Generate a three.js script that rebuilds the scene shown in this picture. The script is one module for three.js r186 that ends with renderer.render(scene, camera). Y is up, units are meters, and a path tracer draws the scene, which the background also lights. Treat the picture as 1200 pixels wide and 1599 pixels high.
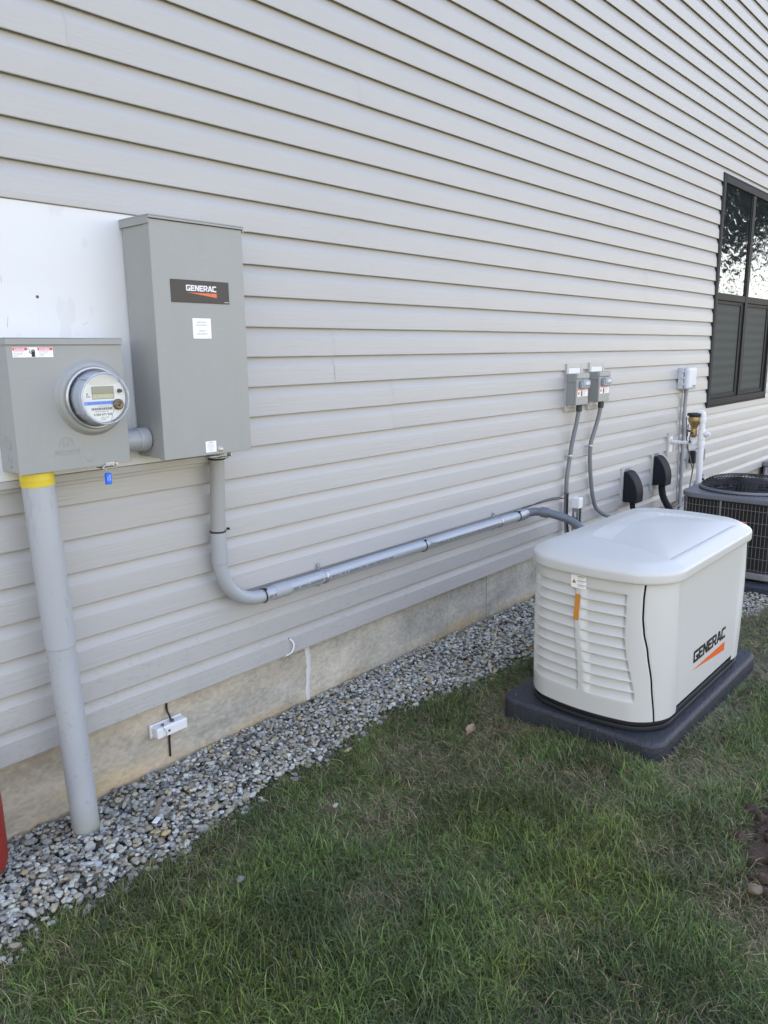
import * as THREE from 'three';
import { RoundedBoxGeometry } from 'three/addons/geometries/RoundedBoxGeometry.js';
import { TextGeometry } from 'three/addons/geometries/TextGeometry.js';
import { FontLoader } from 'three/addons/loaders/FontLoader.js';
import { mergeGeometries } from 'three/addons/utils/BufferGeometryUtils.js';

// ------------------------------------------------------------------ camera, sky, sun, exposure
const scene = new THREE.Scene();
const camera = new THREE.PerspectiveCamera(67.77, 768 / 1024, 0.05, 900);
{
  const yaw = 0.846105, pitch = 0.208795, roll = -0.0105654;
  const F = new THREE.Vector3(Math.sin(yaw) * Math.cos(pitch), -Math.sin(pitch), -Math.cos(yaw) * Math.cos(pitch));
  const R = new THREE.Vector3(Math.cos(yaw), 0, Math.sin(yaw)), U = R.clone().cross(F);
  const r = R.clone().multiplyScalar(Math.cos(roll)).addScaledVector(U, Math.sin(roll));
  const u = U.clone().multiplyScalar(Math.cos(roll)).addScaledVector(R, -Math.sin(roll));
  camera.position.set(0, 1.5678, 2.3751);
  camera.quaternion.setFromRotationMatrix(new THREE.Matrix4().makeBasis(r, u, F.clone().negate()));
}
const renderer = new THREE.WebGLRenderer({ antialias: true });
renderer.setSize(768, 1024);
renderer.toneMapping = THREE.LinearToneMapping;
renderer.toneMappingExposure = 3.45;
renderer.shadowMap.enabled = true;

const SUN = new THREE.Vector3(-0.26, 0.87, -0.42).normalize();
const sun = new THREE.DirectionalLight(new THREE.Color(1.0, 0.93, 0.82), 5);
sun.position.copy(SUN).multiplyScalar(60); sun.castShadow = true;
sun.shadow.mapSize.set(4096, 4096);
Object.assign(sun.shadow.camera, { left: -40, right: 60, top: 40, bottom: -40, near: 1, far: 160 });
scene.add(sun, sun.target);

// ------------------------------------------------------------------ random, noise
function rng(seed) { let a = seed >>> 0; return () => { a = (a + 0x6D2B79F5) >>> 0; let t = a; t = Math.imul(t ^ (t >>> 15), t | 1); t ^= t + Math.imul(t ^ (t >>> 7), t | 61); return ((t ^ (t >>> 14)) >>> 0) / 4294967296; }; }
const hash2 = (x, y, s) => { let h = Math.imul(x, 374761393) ^ Math.imul(y, 668265263) ^ Math.imul(s, 2147483647 - 1274126177); h = Math.imul(h ^ (h >>> 13), 1274126177); return ((h ^ (h >>> 16)) >>> 0) / 4294967296; };
const sstep = (a, b, x) => { const t = Math.min(1, Math.max(0, (x - a) / (b - a))); return t * t * (3 - 2 * t); };
const lerp = (a, b, t) => a + (b - a) * t;
function vnoise(x, y, s, px = 0, py = 0) {                 // value noise, periodic when px, py are set
  const xi = Math.floor(x), yi = Math.floor(y), fx = x - xi, fy = y - yi, u = fx * fx * (3 - 2 * fx), v = fy * fy * (3 - 2 * fy);
  const w = (a, p) => (p ? ((a % p) + p) % p : a);
  const x0 = w(xi, px), x1 = w(xi + 1, px), y0 = w(yi, py), y1 = w(yi + 1, py);
  return lerp(lerp(hash2(x0, y0, s), hash2(x1, y0, s), u), lerp(hash2(x0, y1, s), hash2(x1, y1, s), u), v);
}
function fbm(x, y, s, o = 4, px = 0, py = 0) { let a = 0.5, t = 0, n = 0; for (let i = 0; i < o; i++) { t += a * vnoise(x, y, s + i * 17, px, py); n += a; a *= 0.5; x *= 2; y *= 2; px *= 2; py *= 2; } return t / n; }

// the sky: a clear pale day, bright towards the horizon, thin cloud, the sun's side warmer
{
  const W = 1024, H = 512, d = new Float32Array(W * H * 4);
  for (let j = 0; j < H; j++) for (let i = 0; i < W; i++) {
    const el = ((j + 0.5) / H - 0.5) * Math.PI, az = ((i + 0.5) / W - 0.5) * 2 * Math.PI;
    const dx = Math.cos(el) * Math.cos(az), dy = Math.sin(el), dz = Math.cos(el) * Math.sin(az);
    const h = Math.max(0, dy), t = 1 - Math.exp(-h / 0.20);
    let c = [lerp(1.53, 0.193, t), lerp(1.40, 0.294, t), lerp(1.14, 0.545, t)];
    const k = 1.6 / (0.45 + h), cx = dx * k, cz = dz * k;
    const n = fbm(cx + 7.3, cz + 2.1, 5, 5), cl = sstep(0.5, 0.78, n) * sstep(0.02, 0.2, h);
    c = c.map((v, q) => lerp(v, [0.6, 0.6, 0.6][q], cl * 0.45));
    const sd = Math.max(0, dx * SUN.x + dy * SUN.y + dz * SUN.z), gl = 0.7 * Math.pow(sd, 6) + 0.2 * Math.pow(sd, 2);
    c = [c[0] + gl * 0.4, c[1] + gl * 0.38, c[2] + gl * 0.34];
    if (dy < 0) { const g = sstep(0, -0.12, dy); c = [lerp(c[0], 0.08, g), lerp(c[1], 0.085, g), lerp(c[2], 0.06, g)]; }
    const o = (j * W + i) * 4; d[o] = c[0]; d[o + 1] = c[1]; d[o + 2] = c[2]; d[o + 3] = 1;
  }
  const sky = new THREE.DataTexture(d, W, H, THREE.RGBAFormat, THREE.FloatType);
  sky.mapping = THREE.EquirectangularReflectionMapping; sky.magFilter = sky.minFilter = THREE.LinearFilter; sky.wrapS = THREE.RepeatWrapping; sky.needsUpdate = true;
  scene.background = sky; scene.environment = sky;
}

// ------------------------------------------------------------------ helpers
const names = new Map();
function numbered(name) { const n = names.get(name) || 0; names.set(name, n + 1); return n ? name + '_' + String(n).padStart(3, '0') : name; }
function thing(name, label, category, group) { const o = new THREE.Group(); o.name = numbered(name); o.userData = { label, category }; if (group) o.userData.group = group; scene.add(o); return o; }
function part(name, geo, mat, parent, label) { const m = new THREE.Mesh(geo, mat); m.name = numbered(name); m.castShadow = m.receiveShadow = true; if (label) m.userData.label = label; parent.add(m); return m; }
function solo(name, geo, mat, label, category, group) { const m = part(name, geo, mat, scene); m.userData = { label, category }; if (group) m.userData.group = group; return m; }
function structure(name, geo, mat, label) { const m = part(name, geo, mat, scene); m.userData = { kind: 'structure' }; if (label) m.userData.label = label; return m; }
const V = (x, y, z) => new THREE.Vector3(x, y, z);
function merge(list) {
  return mergeGeometries(list.map((g) => { const q = g.index ? g.toNonIndexed() : g.clone(); for (const k of Object.keys(q.attributes)) if (!['position', 'normal', 'uv'].includes(k)) q.deleteAttribute(k); q.morphAttributes = {}; return q; }), false);
}
function boxAt(x0, x1, y0, y1, z0, z1, r = 0.002, seg = 2) {
  const w = x1 - x0, h = y1 - y0, d = z1 - z0, rr = Math.min(r, w * 0.45, h * 0.45, d * 0.45);
  const g = new RoundedBoxGeometry(w, h, d, seg, rr); g.translate((x0 + x1) / 2, (y0 + y1) / 2, (z0 + z1) / 2); return g;
}
function rod(a, b, r0, r1 = r0, seg = 24, open = false) {           // a cylinder from a to b
  const d = b.clone().sub(a), L = d.length(), g = new THREE.CylinderGeometry(r1, r0, L, seg, 1, open);
  g.applyQuaternion(new THREE.Quaternion().setFromUnitVectors(V(0, 1, 0), d.normalize())); g.translate((a.x + b.x) / 2, (a.y + b.y) / 2, (a.z + b.z) / 2); return g;
}
function tube(pts, r, n = 60, seg = 14, tension = 0.5) { return new THREE.TubeGeometry(new THREE.CatmullRomCurve3(pts, false, 'catmullrom', tension), n, r, seg, false); }
function sleeve(a, b, r, wall = 0.004, seg = 28) {                  // a coupling with rounded ends, along a to b
  const L = a.distanceTo(b), e = Math.min(0.003, L * 0.2), g = new THREE.LatheGeometry([[r - wall, 0], [r - e, 0], [r, e], [r, L - e], [r - e, L], [r - wall, L]].map((q) => new THREE.Vector2(...q)), seg);
  g.applyQuaternion(new THREE.Quaternion().setFromUnitVectors(V(0, 1, 0), b.clone().sub(a).normalize())); g.translate(a.x, a.y, a.z); return g;
}
function lathe(profile, seg = 32) { return new THREE.LatheGeometry(profile.map((q) => new THREE.Vector2(...q)), seg); }
function grid(nu, nv, f) {                                          // a sheet of points f(i, j) -> [x, y, z, u, v]
  const pos = [], uv = [], idx = [];
  for (let j = 0; j <= nv; j++) for (let i = 0; i <= nu; i++) { const q = f(i, j); pos.push(q[0], q[1], q[2]); uv.push(q[3] ?? i / nu, q[4] ?? j / nv); }
  for (let j = 0; j < nv; j++) for (let i = 0; i < nu; i++) { const a = j * (nu + 1) + i, b = a + 1, c = a + nu + 1, d = c + 1; idx.push(a, b, c, b, d, c); }
  const g = new THREE.BufferGeometry(); g.setAttribute('position', new THREE.Float32BufferAttribute(pos, 3)); g.setAttribute('uv', new THREE.Float32BufferAttribute(uv, 2)); g.setIndex(idx); g.computeVertexNormals(); return g;
}
function dataTex(w, h, f, srgb = false) {
  const d = new Uint8Array(w * h * 4);
  for (let j = 0; j < h; j++) for (let i = 0; i < w; i++) { const c = f(i, j), o = (j * w + i) * 4; if (typeof c === 'number') { d[o] = d[o + 1] = d[o + 2] = Math.max(0, Math.min(255, c * 255)); } else for (let k = 0; k < 3; k++) d[o + k] = Math.max(0, Math.min(255, c[k] * 255)); d[o + 3] = 255; }
  const t = new THREE.DataTexture(d, w, h); t.wrapS = t.wrapT = THREE.RepeatWrapping; t.magFilter = THREE.LinearFilter; t.minFilter = THREE.LinearMipmapLinearFilter; t.generateMipmaps = true; if (srgb) t.colorSpace = THREE.SRGBColorSpace; t.needsUpdate = true; return t;
}
const toS = (v) => (v <= 0.0031308 ? v * 12.92 : 1.055 * Math.pow(v, 1 / 2.4) - 0.055);
const colTex = (w, h, f) => dataTex(w, h, (i, j) => f(i, j).map(toS), true);   // f gives linear colours
function canvasTex(w, h, draw) { const c = document.createElement('canvas'); c.width = w; c.height = h; draw(c.getContext('2d'), w, h); const t = new THREE.CanvasTexture(c); t.colorSpace = THREE.SRGBColorSpace; t.anisotropy = 8; return t; }
const rep = (t, x, y) => { const c = t.clone(); c.repeat.set(x, y); c.needsUpdate = true; return c; };
const lin = (r, g, b) => new THREE.Color().setRGB(r, g, b);
const std = (r, g, b, rough = 0.5, o = {}) => new THREE.MeshStandardMaterial({ color: lin(r, g, b), roughness: rough, ...o });
const font = await new FontLoader().loadAsync('fonts/droid/droid_sans_bold.typeface.json');
function lettering(text, h, depth, sx = 1) {                        // letters of height h, from x = 0 on the baseline
  const g = new TextGeometry(text, { font, size: h, depth, curveSegments: 5, bevelEnabled: false }); g.scale(sx, 1, 1); g.computeBoundingBox(); g.translate(-g.boundingBox.min.x, 0, 0); return g;
}
const BLOCK = { G: [[[.12, 0], [.95, 0], [.95, .55], [.5, .55], [.5, .36], [.69, .36], [.69, .22], [.28, .22], [.25, .26], [.25, .74], [.28, .78], [.95, .78], [.95, 1], [.12, 1], [0, .88], [0, .12]]], E: [[[0, 0], [.82, 0], [.82, .22], [.26, .22], [.26, .39], [.76, .39], [.76, .61], [.26, .61], [.26, .78], [.82, .78], [.82, 1], [0, 1]]], N: [[[0, 0], [.25, 0], [.25, .62], [.62, 0], [.92, 0], [.92, 1], [.67, 1], [.67, .38], [.3, 1], [0, 1]]], R: [[[0, 0], [.25, 0], [.25, .33], [.45, .33], [.64, 0], [.93, 0], [.72, .36], [.86, .42], [.92, .55], [.92, .84], [.8, 1], [0, 1]], [[.25, .54], [.63, .54], [.67, .58], [.67, .74], [.63, .79], [.25, .79]]], A: [[[0, 0], [.27, 0], [.34, .2], [.72, .2], [.79, 0], [1.06, 0], [.7, 1], [.36, 1]], [[.41, .4], [.65, .4], [.53, .76]]], C: [[[.12, 0], [.9, 0], [.9, .22], [.28, .22], [.25, .26], [.25, .74], [.28, .78], [.9, .78], [.9, 1], [.12, 1], [0, .88], [0, .12]]] };
function blockLetters(text, width, h, depth) {                      // heavy square letters, from x = 0 on the baseline
  let x = 0; const L = []; for (const ch of text) { const [o, hole] = BLOCK[ch], w = Math.max(...o.map((q) => q[0])), s = new THREE.Shape(o.map((q) => new THREE.Vector2(q[0] + x, q[1]))); if (hole) s.holes.push(new THREE.Path(hole.map((q) => new THREE.Vector2(q[0] + x, q[1])))); L.push(new THREE.ExtrudeGeometry(s, { depth: 1, bevelEnabled: false })); x += w + (ch === 'R' ? 0.03 : ch === 'A' ? 0.02 : 0.1); }
  const g = merge(L); g.scale(width / (x - 0.1), h, depth); return g;
}
function plane(w, h, x, y, z) { const g = new THREE.PlaneGeometry(w, h); g.translate(x, y, z); return g; }

// ------------------------------------------------------------------ materials
const T = {};
T.grain = dataTex(1024, 512, (i, j) => { const a = fbm(i / 1024 * 6, j / 512 * 64, 11, 4, 6, 64), b = fbm(i / 1024 * 24, j / 512 * 150, 31, 2, 24, 150), w = fbm(i / 1024 * 3, j / 512 * 9, 71, 3, 3, 9); return 0.55 * a + 0.3 * b + 0.15 * Math.abs(Math.sin((w * 9 + j / 512 * 20 * Math.PI))); });
T.peel = dataTex(256, 256, (i, j) => fbm(i / 256 * 60, j / 256 * 60, 3, 2, 60, 60));
T.soft = dataTex(512, 512, (i, j) => fbm(i / 512 * 8, j / 512 * 8, 9, 5, 8, 8));
T.rough = dataTex(512, 512, (i, j) => { const a = fbm(i / 512 * 6, j / 512 * 6, 41, 6, 6, 6); return [0, 0.45 + 0.5 * a, 0]; });
const sidingTint = colTex(1024, 256, (i, j) => { const n = fbm(i / 1024 * 5, j / 256 * 4, 77, 5, 5, 4), d = fbm(i / 1024 * 40, j / 256 * 30, 78, 3, 40, 30); const k = 0.965 + 0.05 * n + 0.02 * (d - 0.5); return [k, k, k]; });
const siding = std(0.44, 0.432, 0.412, 0.41, { bumpMap: T.grain, bumpScale: 0.0009, map: sidingTint });
const trim = std(0.44, 0.432, 0.412, 0.41);
const whiteBoard = std(0.72, 0.735, 0.74, 0.38, { map: colTex(512, 512, (i, j) => { const n = fbm(i / 512 * 4, j / 512 * 4, 15, 5, 4, 4), s = sstep(0.72, 0.8, fbm(i / 512 * 40, j / 512 * 8, 19, 3, 40, 8)); const k = 0.95 + 0.05 * n - 0.06 * s; return [k, k, k * 0.995]; }) });
const grayPaint = std(0.33, 0.337, 0.32, 0.42, { map: colTex(512, 512, (i, j) => { const n = fbm(i / 512 * 4, j / 512 * 4, 63, 5, 4, 4), st = sstep(0.6, 0.85, fbm(i / 512 * 50, j / 512 * 3, 64, 3, 50, 3)), sc = sstep(0.74, 0.78, fbm(i / 512 * 14, j / 512 * 60, 65, 3, 14, 60)); const k = 0.96 + 0.05 * (n - 0.5) - 0.018 * st + 0.025 * sc; return [k, k, k * (1 - 0.02 * st)]; }), bumpMap: rep(T.peel, 3, 3), bumpScale: 0.00012 });
const grayPaintDark = std(0.25, 0.26, 0.255, 0.45);
const pvcGray = std(0.36, 0.375, 0.385, 0.36, { roughnessMap: null });
const pvcDark = std(0.15, 0.165, 0.185, 0.42);
const galv = std(0.5, 0.51, 0.52, 0.38, { metalness: 0.75 });
const steel = std(0.55, 0.53, 0.48, 0.32, { metalness: 0.9 });
const black = std(0.012, 0.012, 0.013, 0.5);
const blackPlastic = std(0.014, 0.016, 0.02, 0.55);
const genWhite = std(0.575, 0.568, 0.525, 0.36, { bumpMap: rep(T.peel, 8, 8), bumpScale: 0.00008 });
const whitePvc = std(0.72, 0.73, 0.74, 0.4);
const whitePlastic = std(0.74, 0.74, 0.72, 0.45);
const brass = std(0.36, 0.25, 0.11, 0.42, { metalness: 0.65 });
const printBlack = std(0.012, 0.012, 0.012, 0.5), printOrange = std(0.72, 0.12, 0.015, 0.5), printWhite = std(0.8, 0.8, 0.8, 0.5);
// ------------------------------------------------------------------ ground: lawn sheet, gravel bed, dirt
const soilTex = colTex(1024, 1024, (i, j) => {
  const n = fbm(i / 1024 * 10, j / 1024 * 10, 21, 5, 10, 10), g = fbm(i / 1024 * 90, j / 1024 * 90, 23, 3, 90, 90), p = sstep(0.42, 0.62, fbm(i / 1024 * 5, j / 1024 * 5, 29, 4, 5, 5));
  const a = [0.036, 0.038, 0.018], b = [0.07, 0.06, 0.036]; return a.map((v, k) => lerp(v, b[k], p) * 2.5 * (0.45 + 0.6 * n + 0.8 * (g - 0.3)));
});
const lawnFar = std(1, 1, 1, 0.95, { map: soilTex, bumpMap: rep(T.soft, 1, 1), bumpScale: 0.01 });
const LAWN_Y = -0.032;
const lawnY = (x, z) => LAWN_Y + 0.042 * sstep(0.45, 1.25, z) * sstep(1.4, 2.5, x) + 0.012 * (fbm(x * 1.1 + 5, z * 1.1 + 9, 51, 3) - 0.5) * 2;
{
  const N = 90, c = (t) => { const s = Math.sign(t) * Math.pow(Math.abs(t), 3.4); return s; };
  const g = grid(N, N, (i, j) => { const x = 3 + c(i / N * 2 - 1) * 420, z = 1.5 - c(j / N * 2 - 1) * 420, near = sstep(9, 6, Math.hypot(x - 3, z - 1.5)); return [x, lerp(LAWN_Y, lawnY(x, z), near), z, x / 1.4, z / 1.4]; });
  structure('lawn', g, lawnFar, 'short patchy lawn in the shade of the house');
}
const EDGE = [[-9, 0.42], [0.3, 0.42], [0.64, 0.40], [0.77, 0.35], [0.88, 0.38], [1.02, 0.39], [1.21, 0.415], [1.4, 0.37], [1.68, 0.315], [1.9, 0.355], [2.15, 0.3], [2.39, 0.27], [2.7, 0.36], [2.87, 0.40], [3.2, 0.42], [3.6, 0.5], [4.2, 0.75], [4.5, 1.1], [4.7, 1.22], [5.2, 1.3], [7, 1.35], [12, 1.3]];
function bedEdge(x) { let i = 0; while (i < EDGE.length - 2 && x > EDGE[i + 1][0]) i++; const [a, b] = [EDGE[i], EDGE[i + 1]], t = sstep(0, 1, (x - a[0]) / (b[0] - a[0])); return lerp(a[1], b[1], t) + 0.025 * (fbm(x * 9, 3, 61, 3) - 0.5) * 2; }
const bed = structure('gravel_bed', grid(260, 10, (i, j) => { const x = -5 + i / 260 * 17, z = lerp(bedEdge(x) + 0.03, -0.02, j / 10); return [x, -0.024 + 0.008 * (1 - Math.abs(j / 5 - 1)) - (j === 0 ? 0.03 : 0), z, x / 0.5, z / 0.5]; }),
  std(0.14, 0.13, 0.11, 0.95, { bumpMap: T.soft, bumpScale: 0.01 }), 'strip of grey river gravel along the foundation');

// gravel: stones drop onto a height map, so they lie on each other
{
  const R = rng(20), SHAPES = [];
  for (let k = 0; k < 9; k++) {
    const g = new THREE.IcosahedronGeometry(1, 3), p = g.attributes.position, q = V(0, 0, 0), sx = k * 7.1;
    const cuts = []; for (let c = 0; c < 9; c++) { const a = R() * 6.283, e = (R() - 0.5) * 2; cuts.push([V(Math.cos(a) * Math.sqrt(1 - e * e), e, Math.sin(a) * Math.sqrt(1 - e * e)), 0.60 + R() * 0.26]); }
    for (let i = 0; i < p.count; i++) {
      q.fromBufferAttribute(p, i).normalize();
      let r = 1 + 0.22 * (fbm(q.x * 1.3 + sx, q.y * 1.3 + q.z * 1.1, 90 + k, 3) - 0.5) * 2;
      for (const [n, d] of cuts) { const c = q.dot(n) * r; if (c > d) r *= lerp(1, d / c, 0.93); }
      q.multiplyScalar(r); p.setXYZ(i, q.x, q.y, q.z);
    }
    // joined vertices so the stone shades smoothly
    const key = new Map(), pos = [], idx = [];
    for (let i = 0; i < p.count; i++) { const s = [p.getX(i), p.getY(i), p.getZ(i)].map((v) => v.toFixed(4)).join(); if (!key.has(s)) { key.set(s, pos.length / 3); pos.push(p.getX(i), p.getY(i), p.getZ(i)); } idx.push(key.get(s)); }
    const h = new THREE.BufferGeometry(), uv = []; for (let i = 0; i < pos.length; i += 3) uv.push(pos[i] * 0.5 + pos[i + 1] * 0.3, pos[i + 2] * 0.5 + pos[i + 1] * 0.3);
    h.setAttribute('position', new THREE.Float32BufferAttribute(pos, 3)); h.setAttribute('uv', new THREE.Float32BufferAttribute(uv, 2)); h.setIndex(idx); h.computeVertexNormals(); SHAPES.push(h);
  }
  const speck = colTex(256, 256, (i, j) => { const n = fbm(i / 256 * 8, j / 256 * 8, 7, 4, 8, 8), s = vnoise(i / 256 * 90, j / 256 * 90, 8, 90, 90), v = sstep(0.62, 0.7, fbm(i / 256 * 3, j / 256 * 14, 17, 3, 3, 14)); const k = 0.62 + 0.55 * n + 0.16 * (s - 0.5) + 0.16 * v; return [k * 0.85, k * 0.85, k * 0.84]; });
  const base = { map: speck, bumpMap: T.soft, bumpScale: 0.0012 };
  const TONES = [[0.33, 0.335, 0.325], [0.42, 0.42, 0.40], [0.24, 0.245, 0.25], [0.5, 0.5, 0.48], [0.55, 0.54, 0.51], [0.10, 0.1, 0.1], [0.31, 0.285, 0.23], [0.42, 0.34, 0.19], [0.37, 0.34, 0.27], [0.68, 0.67, 0.63], [0.20, 0.185, 0.15], [0.29, 0.30, 0.31]];
  const WT = [4, 5, 4, 4, 3, 3, 3.5, 1, 3, 1.3, 3, 4], WS = WT.reduce((a, b) => a + b);
  const pick = () => { let r = R() * WS; for (let i = 0; i < WT.length; i++) { if ((r -= WT[i]) < 0) return i; } return 0; };
  for (const c of TONES) for (let k = 0; k < 3; k++) c[k] = Math.min(0.62, c[k] * [1.34, 1.25, 1.08][k]); const MATS = TONES.map((c) => std(...c, 0.72, base));
  const cell = 0.006, X0 = -0.6, X1 = 5.45, Z0 = -0.02, Z1 = 1.45, nx = Math.ceil((X1 - X0) / cell), nz = Math.ceil((Z1 - Z0) / cell), H = new Float32Array(nx * nz).fill(-0.026);
  const stones = [], q = new THREE.Quaternion(), e = new THREE.Euler();
  const N = 36000;
  for (let n = 0; n < N; n++) {
    const far = n % 5 === 4, x = far ? lerp(4.2, 5.35, R()) : X0 + 0.02 + R() * (4.9 - X0), edge = bedEdge(x), spill = R() < 0.12 ? 0.07 : 0.012;
    const z = far ? lerp(0.6, edge, R()) : Z0 + 0.01 + R() * (edge + spill - Z0 - 0.012);
    if (z > Z1 - 0.03) continue;
    const big = R() < 0.09 ? 1.5 + 0.5 * R() : 1, r = (0.0056 + 0.0078 * Math.pow(R(), 1.6)) * big, a = r * (1 + 0.55 * R()), c = r * (0.8 + 0.3 * R()), b = r * (0.55 + 0.3 * R());
    if (z < Z0 + a * 0.8) continue;
    const yaw = R() * 6.283, ci = Math.floor((x - X0) / cell), cj = Math.floor((z - Z0) / cell), m = Math.ceil(a / cell);
    let sum = 0, cnt = 0, mx = -1;
    for (let j = -m; j <= m; j++) for (let i = -m; i <= m; i++) { const I = ci + i, J = cj + j; if (I < 0 || J < 0 || I >= nx || J >= nz || i * i + j * j > m * m * 0.6) continue; const h = H[J * nx + I]; sum += h; cnt++; if (h > mx) mx = h; }
    if (!cnt) continue;
    const y = lerp(sum / cnt, mx, 0.35) + b * 0.72;
    const lid = 0.022 + 0.012 * (fbm(x * 2, z * 3, 33, 2) - 0.5) - 0.03 * sstep(edge - 0.1, edge + 0.05, z) - 0.008 * sstep(2.5, 4, x);
    if (y + b > lid + 0.010) continue;
    for (let j = -m; j <= m; j++) for (let i = -m; i <= m; i++) { const I = ci + i, J = cj + j; if (I < 0 || J < 0 || I >= nx || J >= nz) continue; const d = (i * i + j * j) * cell * cell / (a * c); if (d < 1) { const top = y + b * Math.sqrt(1 - d); if (top > H[J * nx + I]) H[J * nx + I] = top; } }
    e.set((R() - 0.5) * 0.7, yaw, (R() - 0.5) * 0.7); q.setFromEuler(e);
    stones.push({ p: V(x, y, z), q: q.clone(), s: V(a, b, c), shape: Math.floor(R() * SHAPES.length), tone: pick(), size: a / V(x, y, z).distanceTo(camera.position) });
  }
  // the stones that lie on top and show largest are stones of their own, the others one mass
  for (const s of stones) { const ci = Math.floor((s.p.x - X0) / cell), cj = Math.floor((s.p.z - Z0) / cell); s.open = (H[cj * nx + ci] - (s.p.y + s.s.y)) < 0.003; }
  const shown = stones.filter((s) => s.open && s.p.x > 0.62 && s.p.x < 2.2 && s.p.z > 0.02).sort((a, b) => b.size - a.size).slice(0, 295), own = new Set(shown);
  for (const s of shown) { const m = part('stone', SHAPES[s.shape], MATS[s.tone], bed); m.position.copy(s.p); m.quaternion.copy(s.q); m.scale.copy(s.s); }
  const rest = stones.filter((s) => !own.has(s)), mass = new THREE.Group(); mass.name = 'gravel'; mass.userData = { kind: 'stuff' }; bed.add(mass);
  const M = std(1, 1, 1, 0.72, base), mat = new THREE.Matrix4();
  SHAPES.forEach((g, k) => {
    const L = rest.filter((s) => s.shape === k), im = new THREE.InstancedMesh(g, M, L.length); im.name = numbered('gravel_stones'); im.castShadow = im.receiveShadow = true; im.userData = { kind: 'stuff' };
    L.forEach((s, i) => { im.setMatrixAt(i, mat.compose(s.p, s.q, s.s)); const v = 0.85 + 0.3 * hash2(i, k, 5); im.setColorAt(i, lin(...TONES[s.tone].map((c) => c * v))); }); mass.add(im);
  });
  // loose stones in the lawn
  for (const [x, z, r, k, l] of [[1.219, 0.70, 0.016, 2, 'small dark grey stone in the grass, nearer the camera than the other'], [1.676, 0.65, 0.012, 0, 'small pale grey stone in the grass close to the gravel edge']]) { const m = solo('pebble', SHAPES[k], MATS[k], l, 'stone'); m.position.set(x, 0.012, z); m.scale.set(r, r * 0.7, r * 0.9); }
  // bare dirt with clods at the right edge of the lawn
  const R2 = rng(5), C = V(2.50, 0.012, 2.10);
  const soil = std(0.085, 0.05, 0.032, 0.95, { bumpMap: T.soft, bumpScale: 0.012 });
  const dirt = structure('dirt_patch', grid(30, 30, (i, j) => { const a = i / 30 * 6.2832, r = j / 30; const rr = r * (0.36 + 0.06 * fbm(Math.cos(a) * 2 + 4, Math.sin(a) * 2, 13, 3)); return [C.x - Math.cos(a) * rr * 1.15, C.y + 0.035 * (1 - r * r) + 0.012 * (fbm(rr * 22 + a, a * 5, 14, 2) - 0.5) - 0.012 * r, C.z + Math.sin(a) * rr * 0.95, Math.cos(a) * r * 3, Math.sin(a) * r * 3]; }), soil, 'bare brown dirt at the right edge of the lawn');
  const CL = [std(0.10, 0.06, 0.04, 0.95, { bumpMap: T.soft, bumpScale: 0.02 }), std(0.07, 0.042, 0.03, 0.95, { bumpMap: T.soft, bumpScale: 0.02 }), std(0.13, 0.085, 0.06, 0.95, { bumpMap: T.soft, bumpScale: 0.02 })];
  for (let k = 0; k < 260; k++) { const a = R2() * 6.283, r = Math.sqrt(R2()) * 0.37, s = 0.008 + 0.022 * Math.pow(R2(), 2); const m = part('dirt_clod', SHAPES[k % 9], CL[k % 3], dirt); m.position.set(C.x + Math.cos(a) * r * 1.15, C.y + 0.032 * (1 - r * r / 0.14) + s * 0.3, C.z + Math.sin(a) * r * 0.95); m.rotation.set(R2() * 6, R2() * 6, R2() * 6); m.scale.set(s, s * 0.8, s * 0.9); }
  const tan = solo('stone', SHAPES[4], std(0.20, 0.155, 0.10, 0.8, base), 'round tan stone lying on the dirt patch', 'stone'); tan.position.set(2.135, 0.04, 1.895); tan.scale.set(0.026, 0.017, 0.022);
}
// small litter
{
  const g = grid(10, 6, (i, j) => { const u = i / 10 - 0.5, v = j / 6 - 0.5; const w = 0.02 * Math.cos(u * Math.PI) * (1 - 0.3 * u); return [u * 0.055, 0.008 * Math.sin(u * 4) + 0.012 * v * v * 4, v * 2 * w]; }); g.translate(2.41, 0.02, 0.71);
  solo('dry_leaf', g, std(0.30, 0.22, 0.15, 0.8, { side: THREE.DoubleSide }), 'pale brown dry leaf lying on the lawn left of the generator', 'leaf');
  const c = boxAt(-0.017, 0.017, 0, 0.004, -0.009, 0.009, 0.0015); c.rotateY(0.55); c.translate(1.2, 0.034, 0.28); solo('plastic_scrap', c, whitePlastic, 'flat white scrap of plastic on the gravel near the large pipe', 'scrap');
  const w = boxAt(-0.045, 0.045, 0, 0.011, -0.008, 0.008, 0.003); w.rotateY(0.75); w.rotateZ(0.12); w.translate(1.245, 0.03, 0.215); solo('wood_chip', w, std(0.27, 0.22, 0.15, 0.85, { bumpMap: T.grain, bumpScale: 0.002 }), 'long tan splinter of wood or stone on the gravel', 'splinter');
}

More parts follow.
